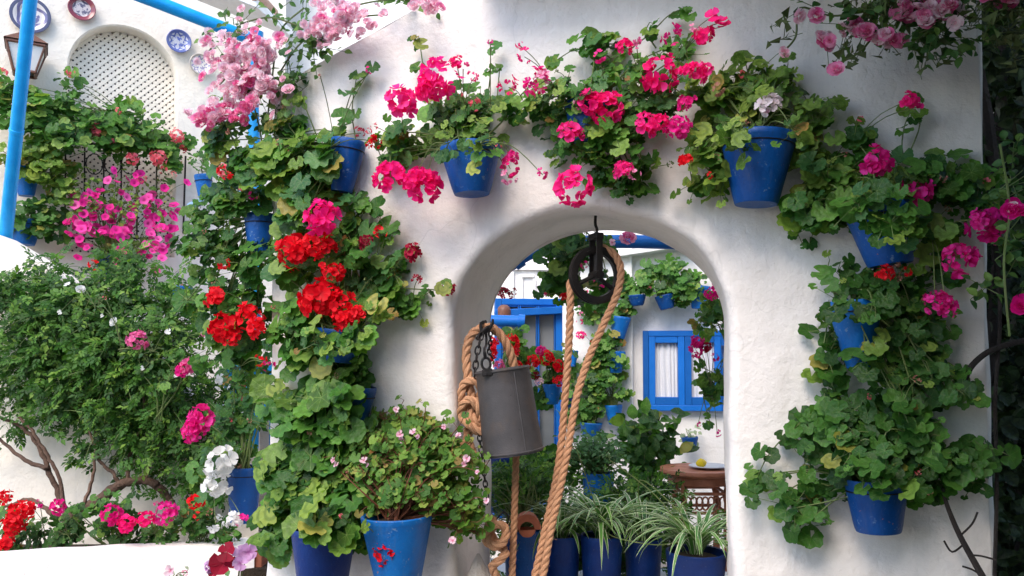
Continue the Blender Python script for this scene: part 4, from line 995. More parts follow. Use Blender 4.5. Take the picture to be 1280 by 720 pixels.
plant('hanging_geranium', 'magenta geranium in the blue pot at upper right, below the lone pink bloom', 'potted plant', WALL, [(1120, 225, 50, 28, .18, 20), (1180, 225, 45, 25, .16, 14), (1050, 215, 35, 30, .15, 14), (1010, 265, 45, 30, .14, 18), (1030, 230, 30, 25, .12, 8), (1090, 255, 30, 12, .04, 5, .24), (1125, 278, 26, 18, .04, 7, .25), (1215, 240, 25, 25, .12, 8), (1170, 300, 25, 20, .12, 5), (1060, 180, 22, 14, .1, 4)],
      [(1137, 125, 10, 'pink', 'dome'), (1149, 133, 5, 'pink', 'single'), (1096, 201, 17, 'magenta', 'dome'), (1147, 241, 17, 'magenta', 'dome'), (1236, 281, 20, 'magenta', 'head'), (1228, 275, 12, 'magenta', 'dome'), (1199, 323, 19, 'magenta', 'head'), (1170, 379, 15, 'magenta', 'head'), (1183, 382, 13, 'magenta', 'dome'), (1180, 223, 5, 'bud', 'sparse'), (1075, 149, 4, 'salmon', 'sparse')],
      pot=(1101, 257, 88, 1113, 331, 54), leaf='ger', mats=('leafA', 'leafB', 'leafD'), size=.04, sprigs=[[(1140, 205), (1128, 190), (1130, 160), (1138, 140)], [(1180, 310), (1175, 340), (1190, 355)], [(1100, 200), (1080, 170), (1072, 150)], [(1135, 195), (1150, 155), (1138, 132)], [(1175, 220), (1195, 200), (1165, 190)]], group=AG)
plant('hanging_geranium', 'leafy geranium with a scarlet bloom in the narrow middle pot at right of the arch', 'potted plant', WALL, [(1120, 355, 50, 22, .16, 18), (1070, 360, 22, 14, .12, 4), (1140, 410, 40, 35, .16, 20), (1150, 460, 45, 35, .16, 20), (1130, 500, 50, 30, .16, 14), (1035, 435, 20, 30, .10, 7), (1040, 470, 22, 16, .1, 4), (1200, 490, 25, 25, .12, 7), (1055, 350, 18, 12, .1, 3), (1050, 374, 12, 8, .03, 2, .19), (1098, 385, 12, 14, .03, 3, .18), (1085, 440, 18, 22, .05, 4, .14)],
      [(1107, 341, 10, 'red', 'dome'), (1133, 340, 7, 'red', 'sparse'), (1121, 335, 7, 'bud', 'sparse')],
      pot=(1068, 376, 64, 1073, 460, 28), potmat='potblue2', leaf='ivy', mats=C2 + ('leafA',), size=.034, sprigs=[[(1045, 365), (1035, 340), (1037, 325)], [(1150, 360), (1168, 330), (1180, 290)], [(1030, 430), (1035, 400)]], group=AG)
plant('hanging_geranium', 'wide green geranium without blooms in the lowest blue pot at right', 'potted plant', WALL, [(1095, 545, 70, 35, .2, 30), (1040, 520, 45, 30, .15, 14), (1030, 590, 42, 35, .14, 15), (1160, 560, 50, 35, .16, 18), (1200, 600, 32, 24, .13, 9), (1100, 580, 50, 20, .22, 8), (1005, 640, 32, 26, .1, 9), (960, 590, 18, 22, .08, 4), (1165, 620, 28, 20, .1, 6), (1215, 570, 26, 24, .1, 6), (1085, 592, 30, 10, .04, 5, .22), (1130, 605, 10, 12, .03, 2, .2)],
      [], pot=(1094, 598, 74, 1098, 664, 54), leaf='ivy', mats=('leafC', 'leafA', 'leafC', 'leafA'), size=.036, thin=.5, sprigs=[[(1010, 560), (985, 545), (960, 570), (945, 600)], [(1020, 600), (990, 610), (975, 640)], [(1060, 510), (1040, 480), (1050, 455)]], group=AG)

# left column
plant('hanging_geranium', 'scarlet geranium in the blue pot halfway up the left edge of the arch wall', 'potted plant', WALL, [(420, 330, 50, 45, .15, 16), (360, 330, 40, 45, .16, 18), (455, 400, 45, 40, .16, 22), (480, 350, 35, 30, .12, 9), (370, 400, 40, 35, .15, 14), (455, 275, 35, 25, .12, 9), (500, 380, 20, 18, .08, 4), (400, 425, 20, 16, .04, 4, .2), (445, 420, 12, 14, .04, 3, .2)],
      [(366, 314, 19, 'red', 'head'), (395, 303, 17, 'red', 'head'), (408, 308, 11, 'red', 'dome'), (402, 268, 12, 'pink', 'head'), (417, 340, 12, 'red', 'head'), (400, 372, 22, 'red', 'head'), (424, 380, 16, 'red', 'head'), (385, 378, 12, 'red', 'dome'), (432, 397, 15, 'red', 'head'), (444, 393, 11, 'red', 'dome'), (475, 289, 10, 'red', 'sparse'), (457, 302, 9, 'darkred', 'dome'), (516, 315, 10, 'darkred', 'dome'), (521, 350, 8, 'darkred', 'sparse'), (561, 362, 8, 'darkred', 'dome', .03), (403, 332, 5, 'red', 'single')],
      pot=(425, 412, 58, 420, 452, 40), leaf='ger', mats=A2, lsc=.84, thin=.52, size=.036, sprigs=[[(470, 330), (480, 300), (476, 290)], [(500, 360), (535, 362), (560, 360)], [(460, 340), (500, 325), (512, 318)]], group=AG)
plant('hanging_geranium', 'scarlet geranium hanging at the corner of the arch wall over the blue post', 'potted plant', Plane(300, 3.1, 13), [(300, 250, 45, 45, .16, 22), (270, 330, 40, 45, .15, 18), (320, 320, 35, 40, .15, 12), (300, 390, 45, 40, .15, 16), (245, 290, 25, 35, .1, 7), (320, 440, 35, 25, .12, 8), (250, 380, 30, 25, .1, 6), (280, 450, 35, 20, .1, 6)],
      [(280, 408, 16, 'red', 'head'), (290, 420, 12, 'red', 'dome'), (312, 398, 17, 'red', 'head'), (320, 410, 11, 'red', 'dome'), (269, 370, 12, 'red', 'dome'), (279, 330, 9, 'red', 'sparse'), (325, 450, 8, 'red', 'sparse'), (335, 456, 9, 'magenta', 'sparse'), (282, 215, 10, 'red', 'sparse'), (330, 222, 7, 'darkred', 'sparse'), (316, 245, 6, 'magenta', 'sparse'), (302, 235, 5, 'salmon', 'sparse')],
      pot=(326, 268, 40, 325, 320, 28), leaf='ger', mats=C2, lsc=.84, thin=.52, size=.036, group=AG)
plant('hanging_geranium', 'large leaved green geranium in the lower left blue pot with its rim showing', 'potted plant', WALL, [(415, 480, 50, 30, .16, 20), (375, 500, 35, 40, .14, 14), (400, 550, 50, 35, .15, 18), (440, 530, 25, 25, .12, 5), (360, 580, 38, 25, .12, 10), (395, 440, 40, 20, .12, 8), (425, 510, 20, 22, .05, 6, .16)],
      [], pot=(446, 482, 50, 438, 540, 30), leaf='ger', mats=('leafA', 'leafC', 'leafB'), lsc=.84, thin=.52, size=.05, group=AG)
plant('potted_geranium', 'geranium with one red bloom in the deep blue pot at the foot of the wall', 'potted plant', WALL, [(375, 620, 45, 25, .16, 14), (350, 660, 30, 28, .14, 9), (425, 625, 28, 22, .16, 8), (440, 670, 16, 20, .1, 3), (385, 655, 30, 14, .04, 5, .32), (435, 665, 14, 16, .04, 3, .3)],
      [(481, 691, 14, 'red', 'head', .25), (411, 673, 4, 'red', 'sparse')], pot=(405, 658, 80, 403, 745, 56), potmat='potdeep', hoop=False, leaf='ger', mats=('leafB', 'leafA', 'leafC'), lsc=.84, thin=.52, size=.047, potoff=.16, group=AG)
# big pot with fine leaved pelargonium
fl = [(x, y, r * .8, 'bicol', 'single') for x, y, r in ((500, 543, 6), (502, 550, 5), (455, 575, 6), (458, 582, 5), (417, 575, 5), (420, 581, 5), (517, 540, 6), (522, 546, 4), (555, 533, 4), (495, 512, 5), (583, 573, 6), (580, 580, 5), (597, 590, 4), (608, 626, 5), (566, 676, 6), (573, 544, 5))]
plant('scented_pelargonium', 'bushy small leaved pelargonium with tiny pink blooms in the big blue floor pot', 'potted plant', WALL, [(500, 570, 70, 42, .2, 75), (475, 600, 45, 35, .2, 34), (550, 590, 45, 40, .18, 44), (575, 635, 28, 26, .14, 24), (495, 540, 50, 25, .12, 26), (430, 575, 22, 35, .12, 16), (590, 655, 18, 16, .08, 8), (535, 545, 25, 20, .1, 12), (500, 612, 50, 20, .26, 30), (535, 620, 30, 18, .24, 16), (460, 625, 22, 16, .22, 10)],
      fl, pot=(496, 643, 88, 498, 742, 50), potmat='potblue2', hoop=False, leaf='round', mats=('fine',), size=.019, stemmat='redstem', stemr=.0018, joined=True, spread=.032, per=11, potoff=.17,
      sprigs=[[(480, 560), (495, 520), (505, 500)], [(520, 560), (530, 525), (532, 505)], [(550, 560), (572, 535), (580, 520)], [(460, 570), (440, 530)], [(570, 570), (590, 550)], [(505, 560), (512, 530), (520, 515)], [(575, 600), (600, 590), (612, 575)]])

# ================================================================== ROSES
def rose_plant(label, pl, blooms, blobs, stems_px, mat='rosepink', size=.024, leafs=.026, n=0, deep=.13):
    root = thing('climbing_rose', label, 'climbing rose', pl.P(*stems_px[0][0][:2], .05)); org = root.location.copy()
    st = MB()
    for sp in stems_px:
        q = bez([pl.P(x, y, .06 + .03 * (i % 2)) for i, (x, y) in enumerate(sp)], 5); st.tube(q, .0032, 5, False)
    cnt = 0
    for (px, py, rx, ry, dep, nc) in blobs:
        for _ in range(nc):
            a, b = random.gauss(0, .5), random.gauss(0, .5); tip = pl.P(px + a * rx, py + b * ry, random.uniform(.02, dep)); d = rv(1).normalized() * .05
            st.tube([tip - d, tip, tip + d], .0012, 3, False)
            for k in range(5):
                p = tip + d * (k - 2) / 2 * 1.0; nrm = pl.n + Vector((0, 0, .5)) + rv(.5); cnt += 1
                if cnt <= 290: inst('leaf', 'blade', 'roseleaf', root, org, p, rot_to(nrm, d * (20 if k > 1 else -20) + rv(.7) + Vector((0, 0, -.3)), leafs * random.uniform(.8, 1.5)))
                else: st.add(*[[p + rv(.012) for _ in range(3)], [(0, 1, 2)]])
    for (px, py, rx, ry, nc) in blooms:
        for _ in range(int(nc * 2.6) if nc > 2 else nc):
            if nc > 1: a, b = random.gauss(0, .52), random.gauss(0, .52)
            else: a = b = 0
            p = pl.P(px + a * rx, py + b * ry, .10 + random.uniform(-.03, .08)); nrm = pl.n + Vector((0, 0, .3)) + rv(.4)
            mm = mat if random.random() > deep else ('rosedeep' if mat == 'rosepink' else 'rosepink')
            inst('rose_bloom', 'rose', mm, root, org, p, rot_to(nrm, rv(1), size * random.uniform(.6, 1.15) * .85))
    st.build('stem', M['stem'], root); return root
RL = Plane(320, 3.0, 10)
rose_plant('pale pink rambling rose massed on the blue post at upper left', RL, [(312, 62, 42, 28, 30), (292, 104, 26, 28, 20), (325, 110, 30, 32, 22), (300, 75, 34, 20, 10), (254, 142, 20, 12, 8)], [(350, 110, 40, 50, .12, 30), (300, 150, 40, 20, .1, 12), (290, 40, 40, 20, .1, 8)],
           [[(330, 200), (322, 150), (300, 90), (270, 110)], [(330, 190), (340, 100), (350, 40), (380, 10)]], 'rosepink', .024)
rose_plant('deeper pink blooms under the pale rambling rose near the wall corner', RL, [(288, 140, 22, 14, 7), (262, 152, 14, 10, 4)], [(280, 160, 30, 14, .1, 8)], [[(300, 200), (285, 160), (270, 140)]], 'rosedeep', .026)
rose_plant('pink rambling rose spray along the top edge left of centre', WALL, [(415, 28, 34, 24, 22), (435, 15, 34, 14, 12), (405, 45, 20, 14, 8), (478, 18, 1, 1, 1), (528, 6, 16, 8, 5), (465, 30, 10, 5, 2)], [(390, 60, 30, 30, .1, 14), (350, 20, 50, 22, .1, 12), (370, 95, 20, 30, .1, 9), (500, 0, 40, 8, .08, 6)],
           [[(350, 90), (380, 50), (430, 25), (480, 18)], [(300, 30), (340, 22), (390, 40)], [(430, 10), (480, 0), (530, 0)]], 'rosepink', .023)
RR = Plane(1100, 2.35, 10)
rose_plant('pink rambling rose hanging over the top right of the arch wall', RR, [(1150, 12, 40, 14, 18), (1185, 10, 18, 10, 5), (1075, 40, 18, 10, 6), (1033, 50, 10, 8, 3), (1108, 48, 14, 8, 4), (1065, 30, 10, 6, 2), (1048, 85, 6, 5, 2), (999, 20, 4, 3, 1), (1020, 20, 4, 3, 1), (980, 66, 3, 3, 1), (1250, 0, 20, 8, 4)], [(1100, 20, 70, 24, .14, 30), (1190, 40, 60, 24, .14, 26), (1240, 20, 50, 30, .16, 22), (1060, 60, 34, 24, .08, 10), (985, 30, 14, 25, .06, 4), (1150, 70, 30, 12, .08, 6), (1265, 60, 18, 20, .1, 8), (1120, 10, 70, 14, .14, 24)],
           [[(1130, -30), (1080, 10), (1040, 20), (1000, 10), (995, 45), (982, 62)], [(1120, 0), (1080, 60), (1045, 80)], [(1130, -30), (1200, 20), (1270, 20)]], 'rosepink', .027, deep=.45)
RH = Plane(1260, 2.2, 0)
rose_plant('magenta flowered climbing rose against the dark hedge at the right edge', RH, [(1268, 262, 8, 6, 3), (1277, 380, 4, 8, 2)], [(1265, 230, 16, 24, .06, 8), (1270, 180, 14, 12, .06, 3), (1265, 300, 16, 30, .06, 8), (1225, 360, 12, 8, .04, 3), (1270, 340, 14, 20, .05, 4)],
           [[(1262, 420), (1255, 330), (1262, 260), (1250, 180)]], 'magenta', .028)

# dark hedge right of the wall
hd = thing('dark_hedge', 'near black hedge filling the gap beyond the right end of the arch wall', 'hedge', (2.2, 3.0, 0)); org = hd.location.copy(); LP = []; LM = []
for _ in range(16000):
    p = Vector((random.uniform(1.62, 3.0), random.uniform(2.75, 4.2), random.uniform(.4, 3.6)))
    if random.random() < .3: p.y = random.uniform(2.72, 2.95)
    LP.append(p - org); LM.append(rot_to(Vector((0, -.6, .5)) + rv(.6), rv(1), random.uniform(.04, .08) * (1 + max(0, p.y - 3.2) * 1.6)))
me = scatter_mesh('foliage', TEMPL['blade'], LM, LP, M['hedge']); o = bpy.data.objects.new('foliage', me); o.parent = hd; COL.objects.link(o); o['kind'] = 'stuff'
for x, y in ((1.75, 3.0), (2.0, 3.3), (2.3, 2.95), (1.66, 2.8)):
    MB().tube([Vector((x + .05 * math.sin(z * 3 + x * 9), y + .03 * math.cos(z * 4), z)) for z in np.linspace(0, 3.4, 14)], .02, 7).build('trunk', M['darkbark'], hd)
# bare branches in front of the wall at lower right
tr_ = thing('bare_branch', 'bare dark twisting branch at the lower right corner in front of the wall', 'branch', WALL.P(1235, 740, .1))
MB().tube(bez([WALL.P(x, y, .09) for x, y in ((1242, 745), (1222, 710), (1200, 670), (1185, 635), (1178, 610))], 5), [.011 - .0003 * i for i in range(21)], 7).build('limb', M['darkbark'], tr_)
for pts_ in (((1205, 680), (1190, 690), (1180, 676)), ((1212, 694), (1226, 695), (1245, 700)), ((1200, 670), (1215, 655), (1222, 640)), ((1228, 720), (1215, 712), (1203, 708))):
    MB().tube(bez([WALL.P(x, y, .09) for x, y in pts_], 4), .003, 5).build('twig', M['darkbark'], tr_)
tb = thing('arching_branch', 'dark smooth branch arching over the right end of the wall beside the hedge', 'branch', WALL.P(1207, 470, .06))
MB().tube(bez([WALL.P(x, y, .07) for x, y in ((1206, 474), (1215, 457), (1235, 440), (1262, 430), (1290, 424))], 6), .009, 8).build('limb', M['darkbark'], tb)
MB().tube(bez([WALL.P(x, y, .05) for x, y in ((1243, 720), (1246, 600), (1244, 500), (1250, 400), (1246, 300), (1240, 215))], 6), .006, 6).build('creeping_stem', M['darkbark'], tb)

# unseen leaves added overhead for shading the right of the wall
cn = thing('shade_canopy', 'unseen leaf canopy added overhead to shade the right of the arch wall', 'canopy', (1.6, 1.3, 3.1)); org = cn.location.copy(); LP = []; LM = []
for _ in range(13000):
    p = Vector((random.uniform(.6, 2.3), random.uniform(-2.6, 2.35), 2.95 + random.gauss(0, .07)))
    if p.y < .6: p.x -= min(1.0, (.6 - p.y) * .5)
    LP.append(p - org); LM.append(rot_to(Vector((0, 0, 1)) + rv(.5), rv(1), random.uniform(.06, .11)))
me = scatter_mesh('foliage', TEMPL['round'], LM, LP, M['leafC']); o = bpy.data.objects.new('foliage', me); o.parent = cn; COL.objects.link(o); o['kind'] = 'stuff'

sb = thing('shade_bush', 'unseen tall bush added beside the viewer to shade the lower right wall', 'bush', (1.55, 1.1, 0)); org = sb.location.copy(); LP = []; LM = []  # unseen bush, added to darken the lower right of the arch wall
for _ in range(2600):
    p = Vector((random.gauss(1.58, .14), random.gauss(1.05, .38), random.uniform(.1, 2.7)))
    if p.x < p.y * .64 + .16: continue
    LP.append(p - org); LM.append(rot_to(Vector((-.6, -.3, .5)) + rv(.5), rv(1), random.uniform(.08, .15)))
me = scatter_mesh('foliage', TEMPL['blade'], LM, LP, M['leafC']); o = bpy.data.objects.new('foliage', me); o.parent = sb; COL.objects.link(o); o['kind'] = 'stuff'
for k in range(4): MB().tube([Vector((1.6 + .03 * k, .8 + .15 * k, 0)), Vector((1.62 - .03 * k, .7 + .2 * k, 2.3))], .018, 7).build('stem', M['bark'], sb)

# ================================================================== WELL GEAR
def rope(mb, pts, Rr, pitch=None, n=3, sub=10):
    """three twisted strands along a smooth path"""
    q = bez(pts, sub); L = [0]
    for i in range(1, len(q)): L.append(L[-1] + (q[i] - q[i - 1]).length)
    tot = L[-1]; pitch = pitch or Rr * 6.2; step = pitch / 11; m = max(4, int(tot / step)); P = []; j = 0
    for i in range(m + 1):
        s_ = tot * i / m
        while j < len(L) - 2 and L[j + 1] < s_: j += 1
        t = (s_ - L[j]) / max(1e-9, L[j + 1] - L[j]); P.append(q[j].lerp(q[j + 1], t))
    up = Vector((0, -1, 0.1)); fr = []
    for i in range(len(P)):
        d = (P[min(i + 1, len(P) - 1)] - P[max(i - 1, 0)]).normalized(); a = up - d * up.dot(d)
        if a.length < 1e-3: a = d.orthogonal()
        a.normalize(); up = a; fr.append((a, d.cross(a)))
    for k in range(n):
        st = []
        for i, p in enumerate(P):
            ph = 6.2832 * (tot * i / m) / pitch + 6.2832 * k / n; a, b = fr[i]; st.append(p + (a * math.cos(ph) + b * math.sin(ph)) * Rr * .5)
        mb.tube(st, Rr * .56, 7)
    # loose fibres
    for i in range(0, len(P), 3):
        if random.random() < .9:
            a, b = fr[i]; t = random.uniform(0, 6.28); s_ = P[i] + (a * math.cos(t) + b * math.sin(t)) * Rr * .95
            mb.tube([s_, s_ + (a * math.cos(t) + b * math.sin(t)) * Rr * random.uniform(.15, .8) + rv(Rr * .4)], Rr * .035, 3, False)
    return mb
YR = 2.86  # plane of the ropes and pulley inside the arch
def G(px, py, dy=0.0): return at(px, py, YR + dy)
RS = .80
ro = thing('well_rope', 'twisted brown well rope running over the iron pulley wheel', 'rope', G(745, 345))
rope(MB(), [G(712, 352, .03), G(713, 375), G(711, 430), G(706, 500), G(702, 550), G(695, 600, .0), G(682, 660, .0), G(668, 722, .0), G(650, 790)], .0138).build('left_strand', M['rope'], ro)
rope(MB(), [G(752, 309, .012), G(768, 318, .010), G(776, 337, .005), G(772, 365), G(757, 400), G(735, 450), G(720, 500, -.02), G(710, 560, -.035), G(700, 610, -.04), G(688, 665, -.04), G(678, 722, -.04), G(664, 790, -.04)], .0138).build('right_strand', M['rope'], ro)
pr = thing('bucket_rope', 'short brown rope dropping straight from under the bucket', 'rope', G(645, 570))
rope(MB(), [G(647, 540, .02), G(645, 575), G(643, 640), G(640, 722), G(638, 790)], .0125).build('strand', M['rope'], pr)
hr = thing('knotted_rope', 'knotted brown rope looped over the hook left of the bucket', 'rope', G(607, 408))
mb = MB()
rope(mb, [G(590, 500, -.01), G(585, 470, -.01), G(583, 440), G(590, 418), G(607, 409), G(622, 415, .02), G(635, 434, .03), G(643, 460, .05), G(645, 480, .05)], .0165)
mb.build('loop', M['rope'], hr); mb = MB()
rope(mb, [G(583, 512), G(577, 498, -.02), G(580, 480, -.03), G(592, 476, -.045), G(601, 485, -.03), G(598, 500, -.01), G(588, 510, -.02), G(592, 524, -.04), G(602, 530, -.03), G(600, 515, -.05), G(590, 500, -.055), G(579, 505, -.04), G(577, 520, -.02), G(586, 530, -.05), G(600, 540, -.05), G(604, 528, -.01), G(594, 515, .01), G(588, 530, .01), G(585, 545, 0), G(580, 556, 0), G(570, 562, 0)], .0155)
mb.build('knot', M['rope'], hr); mb = MB()
rope(mb, [G(583, 535), G(585, 548), G(590, 560), G(592, 568)], .013); mb.build('tail', M['rope'], hr)
kn = thing('rope_knot', 'thick knotted rope end lying at the foot of the left arch jamb', 'rope', G(622, 690, -.02))
rope(MB(), [G(616, 646, -.02), G(610, 660, -.04), G(608, 675, -.06), G(618, 683, -.07), G(630, 676, -.06), G(632, 662, -.04), G(622, 655, -.05), G(613, 665, -.02), G(622, 680, -.01), G(632, 690, -.04), G(625, 700, -.06), G(615, 708, -.05), G(620, 722, -.04), G(622, 760, -.02)], .0155).build('strand', M['rope'], kn)
MB().tube(bez([G(620, 650, -.02), G(630, 640, -.01), G(636, 650), G(628, 662, -.01)], 6), .003, 5).build('wire_loop', M['iron'], kn)

# pulley
pc = G(745, 344); pl_n = (Vector((0, -1, 0)) + Vector((.42, 0, 0))).normalized(); pe = Vector((-pl_n.y, pl_n.x, 0)).normalized()
pu = thing('pulley_wheel', 'black iron pulley wheel with three spokes hanging from the arch crown', 'pulley', pc)
Rw = 36.5 * YR / F; mb = MB()
prof = [(-.013, Rw), (-.008, Rw), (-.004, Rw * .90), (.004, Rw * .90), (.008, Rw), (.013, Rw), (.015, Rw * .86), (.010, Rw * .74), (-.010, Rw * .74), (-.015, Rw * .86)]
k = 44; V = []
for i in range(k):
    t = 6.2832 * i / k; d = pe * math.cos(t) + Vector((0, 0, math.sin(t)))
    for h, r_ in prof: V.append(pc + d * r_ + pl_n * h)
np_ = len(prof); mb.add(V, [(i * np_ + j, ((i + 1) % k) * np_ + j, ((i + 1) % k) * np_ + (j + 1) % np_, i * np_ + (j + 1) % np_) for i in range(k) for j in range(np_)])
mb.build('rim', M['iron'], pu)
for a_ in (205, 325, 90):
    d = pe * math.cos(R(a_)) + Vector((0, 0, math.sin(R(a_)))); MB().tube([pc + d * .01, pc + d * Rw * .4, pc + d * Rw * .8], [.010, .008, .009], 8).build('spoke', M['iron'], pu)
MB().tube([pc - pl_n * .032, pc + pl_n * .032], .016, 14).build('hub', M['iron'], pu)
for s_ in (-1, 1):
    c = pc + pl_n * .026 * s_; MB().box(c + Vector((0, 0, .06)), pe * .013, pl_n * .003, Vector((0, 0, .075))).build('fork_arm', M['iron'], pu, bevel=.002)
MB().box(pc + Vector((0, 0, .138)), pe * .016, pl_n * .032, Vector((0, 0, .012))).build('fork_head', M['iron'], pu, bevel=.004)
MB().tube(bez([pc + Vector((0, 0, .14)), pc + Vector((0.004, 0, .165)), pc + Vector((-.002, 0, .19)), pc + Vector((.004, 0, .26))], 4), .0055, 7).build('hanger', M['iron'], pu)

# bucket
tcx = [(595, 466), (661, 456), (679, 559), (605, 574)]
YB = 2.80
tl, tr, br_, bl = [at(x, y, YB) for x, y in tcx]; tcn, bcn = (tl + tr) / 2, (br_ + bl) / 2; ax = (tcn - bcn); H = ax.length; rt_, rb_ = (tr - tl).length / 2, (br_ - bl).length / 2 * 1.0
bk = thing('bucket', 'dark grey metal bucket hanging tilted in the arch', 'bucket', bcn)
mb = MB(); prof = [(rb_ * .1, .004), (rb_ * .97, .004), (rb_, 0), (rb_ * 1.004, .004)] + [(rb_ + (rt_ - rb_) * t, H * t) for t in (.02, .2, .4, .6, .8, .97)] + [(rt_ * 1.015, H * .975), (rt_ * 1.02, H), (rt_ * .99, H + .002), (rt_ * .97, H - .01), (rb_ * .94, .02), (0.001, .016)]
mb.lathe(prof, bcn, ax, 48, .012); mb.build('shell', M['zinc'], bk)
for f_, r_ in ((.985, rt_ * 1.02), (.03, rb_ * 1.012)):
    aa = ax.normalized().orthogonal().normalized(); bb_ = ax.normalized().cross(aa); MB().tube([bcn + ax * f_ + (aa * math.cos(t) + bb_ * math.sin(t)) * r_ for t in [6.2832 * k / 48 for k in range(49)]], .0035, 6).build('rolled_rim', M['zinc'], bk)
sx = Vector((.42, -.9, 0)).normalized(); MB().tube([bcn + sx * rb_ * 1.0 + ax * .03, tcn + sx * rt_ * 1.0 - ax * .03], .0022, 5).build('seam', M['zinc'], bk)
up_ = ax.normalized(); fx = (tr - tl).normalized()
ear = tcn + Vector((0, -1, 0)) * rt_ * .93 - fx * rt_ * .55 - up_ * .004
MB().box(ear, fx * .018, Vector((0, .004, 0)), up_ * .012).build('ear', M['iron'], bk, bevel=.003)
ec = ear + up_ * .03
MB().tube([ec + fx * .015 * math.cos(t) + up_ * .02 * math.sin(t) for t in [6.283 * i / 14 for i in range(15)]], .0048, 7).build('ring', M['iron'], bk)
hk = G(607, 410, -.03)
MB().tube(bez([ec + up_ * .018, ec + up_ * .05 + fx * .001, G(608, 430, -.04), hk], 5), [.006] * 4 + [.0045] * 12, 7).build('handle_rod', M['iron'], bk)
jh = thing('iron_hook', 'black iron hook clamp holding the rope loop above the bucket', 'hook', hk)
MB().tube(bez([G(607, 402, .01), G(601, 405, -.03), G(603, 416, -.04), G(611, 412, -.04), G(616, 402, -.03)], 5), .006, 7).build('hook', M['iron'], jh)
MB().tube(bez([G(596, 424, -.03), G(606, 412, -.045), G(614, 408, -.03)], 5), .0075, 7).build('clamp', M['iron'], jh)
MB().tube([G(616, 399, .01), G(616, 414, .0)], .0045, 7).build('pin', M['iron'], jh)
def chain(root, pts, ln_, r_):
    q = bez(pts, 10); L = [0]
    for i in range(1, len(q)): L.append(L[-1] + (q[i] - q[i - 1]).length)
    n = int(L[-1] / (ln_ * .72)); j = 0
    for i in range(n):
        s_ = (i + .5) * L[-1] / n
        while j < len(L) - 2 and L[j + 1] < s_: j += 1
        p = q[j].lerp(q[j + 1], (s_ - L[j]) / max(1e-9, L[j + 1] - L[j])); d = (q[min(j + 1, len(q) - 1)] - q[max(j - 1, 0)]).normalized()
        a = Vector((1, .25, 0)) if i % 2 == 0 else Vector((-.25, 1, 0)); a = (a - d * a.dot(d)).normalized()
        MB().tube([p + d * (ln_ / 2) * math.sin(t) * (1 if abs(math.sin(t)) < .8 else .97) + a * ln_ * .27 * math.cos(t) for t in [6.283 * k / 12 for k in range(13)]], r_, 5, False).build('link', M['iron'], root)
c1_ = thing('chain', 'black chain hanging from the hook to the left side of the bucket', 'chain', G(600, 415, -.05)); chain(c1_, [G(602, 416, -.05), G(599, 430, -.06), G(596, 445, -.06), G(593, 470, -.06)], .034, .0032)
c2_ = thing('chain', 'thin chain dangling below the left lower edge of the bucket', 'chain', G(600, 560, -.05)); chain(c2_, [G(598, 530, -.03), G(601, 560, -.02), G(605, 590, -.01), G(609, 630, 0)], .028, .0026)
c3_ = thing('chain', 'short chain piece inside the rope loop right beside the hook', 'chain', G(612, 420, .0)); chain(c3_, [G(613, 415, .0), G(613, 428, .02), G(611, 438, .03), G(616, 448, .03)], .024, .0026)

# rough mortar lump at the jamb foot and well sill
mb = MB(); c = G(597, 722, -.04); V = []; nu, nv = 22, 14
for j in range(nv + 1):
    for i in range(nu):
        t = 6.2832 * i / nu; f = j / nv; r_ = .085 * math.sin(math.pi * min(.98, f * .55 + .43)) * (1 + .22 * noise.noise(Vector((math.cos(t) * 3, math.sin(t) * 3, f * 6))))
        V.append(Vector((c.x + r_ * math.cos(t) * .9, c.y + .05 + r_ * math.sin(t) * .8, .55 + f * (c.z + .07 - .55))))
mb.add(V, [(j * nu + i, j * nu + (i + 1) % nu, (j + 1) * nu + (i + 1) % nu, (j + 1) * nu + i) for j in range(nv) for i in range(nu)] + [tuple(nv * nu + i for i in range(nu))])
o = mb.build('mortar_buttress', M['mortar'], None); o['category'] = 'masonry'; o['label'] = 'rough plaster lump at the foot of the left arch jamb beside the rope knot'
sl_ = thing('well_sill', 'low white masonry sill under the arch behind the ropes', 'sill', WALL.W(0, 0, 0))
MB().box(WALL.W(0, .30, -.28), WALL.e * .46, WALL.n * .2, Vector((0, 0, .30))).build('block', M['lime'], sl_, bevel=.02)
MB().box(WALL.W(0, .24, -1.0), WALL.e * .95, WALL.n * .38, Vector((0, 0, .24))).build('bench', M['lime2'], sl_, bevel=.02)

# clay shard hanging over the blue pot
cl = thing('clay_roof_tile', 'curved terracotta tile resting on the rim of a blue pot between the ropes', 'tile', G(659, 655, .25))
V = []; n = 12; cc = G(659, 662, .25)
for j, (dy, sc) in enumerate(((0, 1), (.10, .9))):
    for th in (0, .024):
        for i in range(n + 1):
            t = math.pi * i / n; r_ = (.05 * sc) - th; V.append(cc + Vector((r_ * math.cos(t) * 1.1, dy, r_ * math.sin(t) * 1.15)))
m_ = n + 1; mb = MB(); Fs = []
for i in range(n): Fs += [(i, i + 1, m_ + i + 1, m_ + i), (2 * m_ + i, 3 * m_ + i, 3 * m_ + i + 1, 2 * m_ + i + 1), (i, 2 * m_ + i, 2 * m_ + i + 1, i + 1), (m_ + i, m_ + i + 1, 3 * m_ + i + 1, 3 * m_ + i)]
mb.add(V, Fs); mb.build('tile', M['terra'], cl)
MB().lathe([(.034, .012), (.030, -.005), (.018, -.018), (0.001, -.022)], cc + Vector((0, .02, -.012)), (0, 0, 1), 18).build('clay_base', M['terra'], cl)

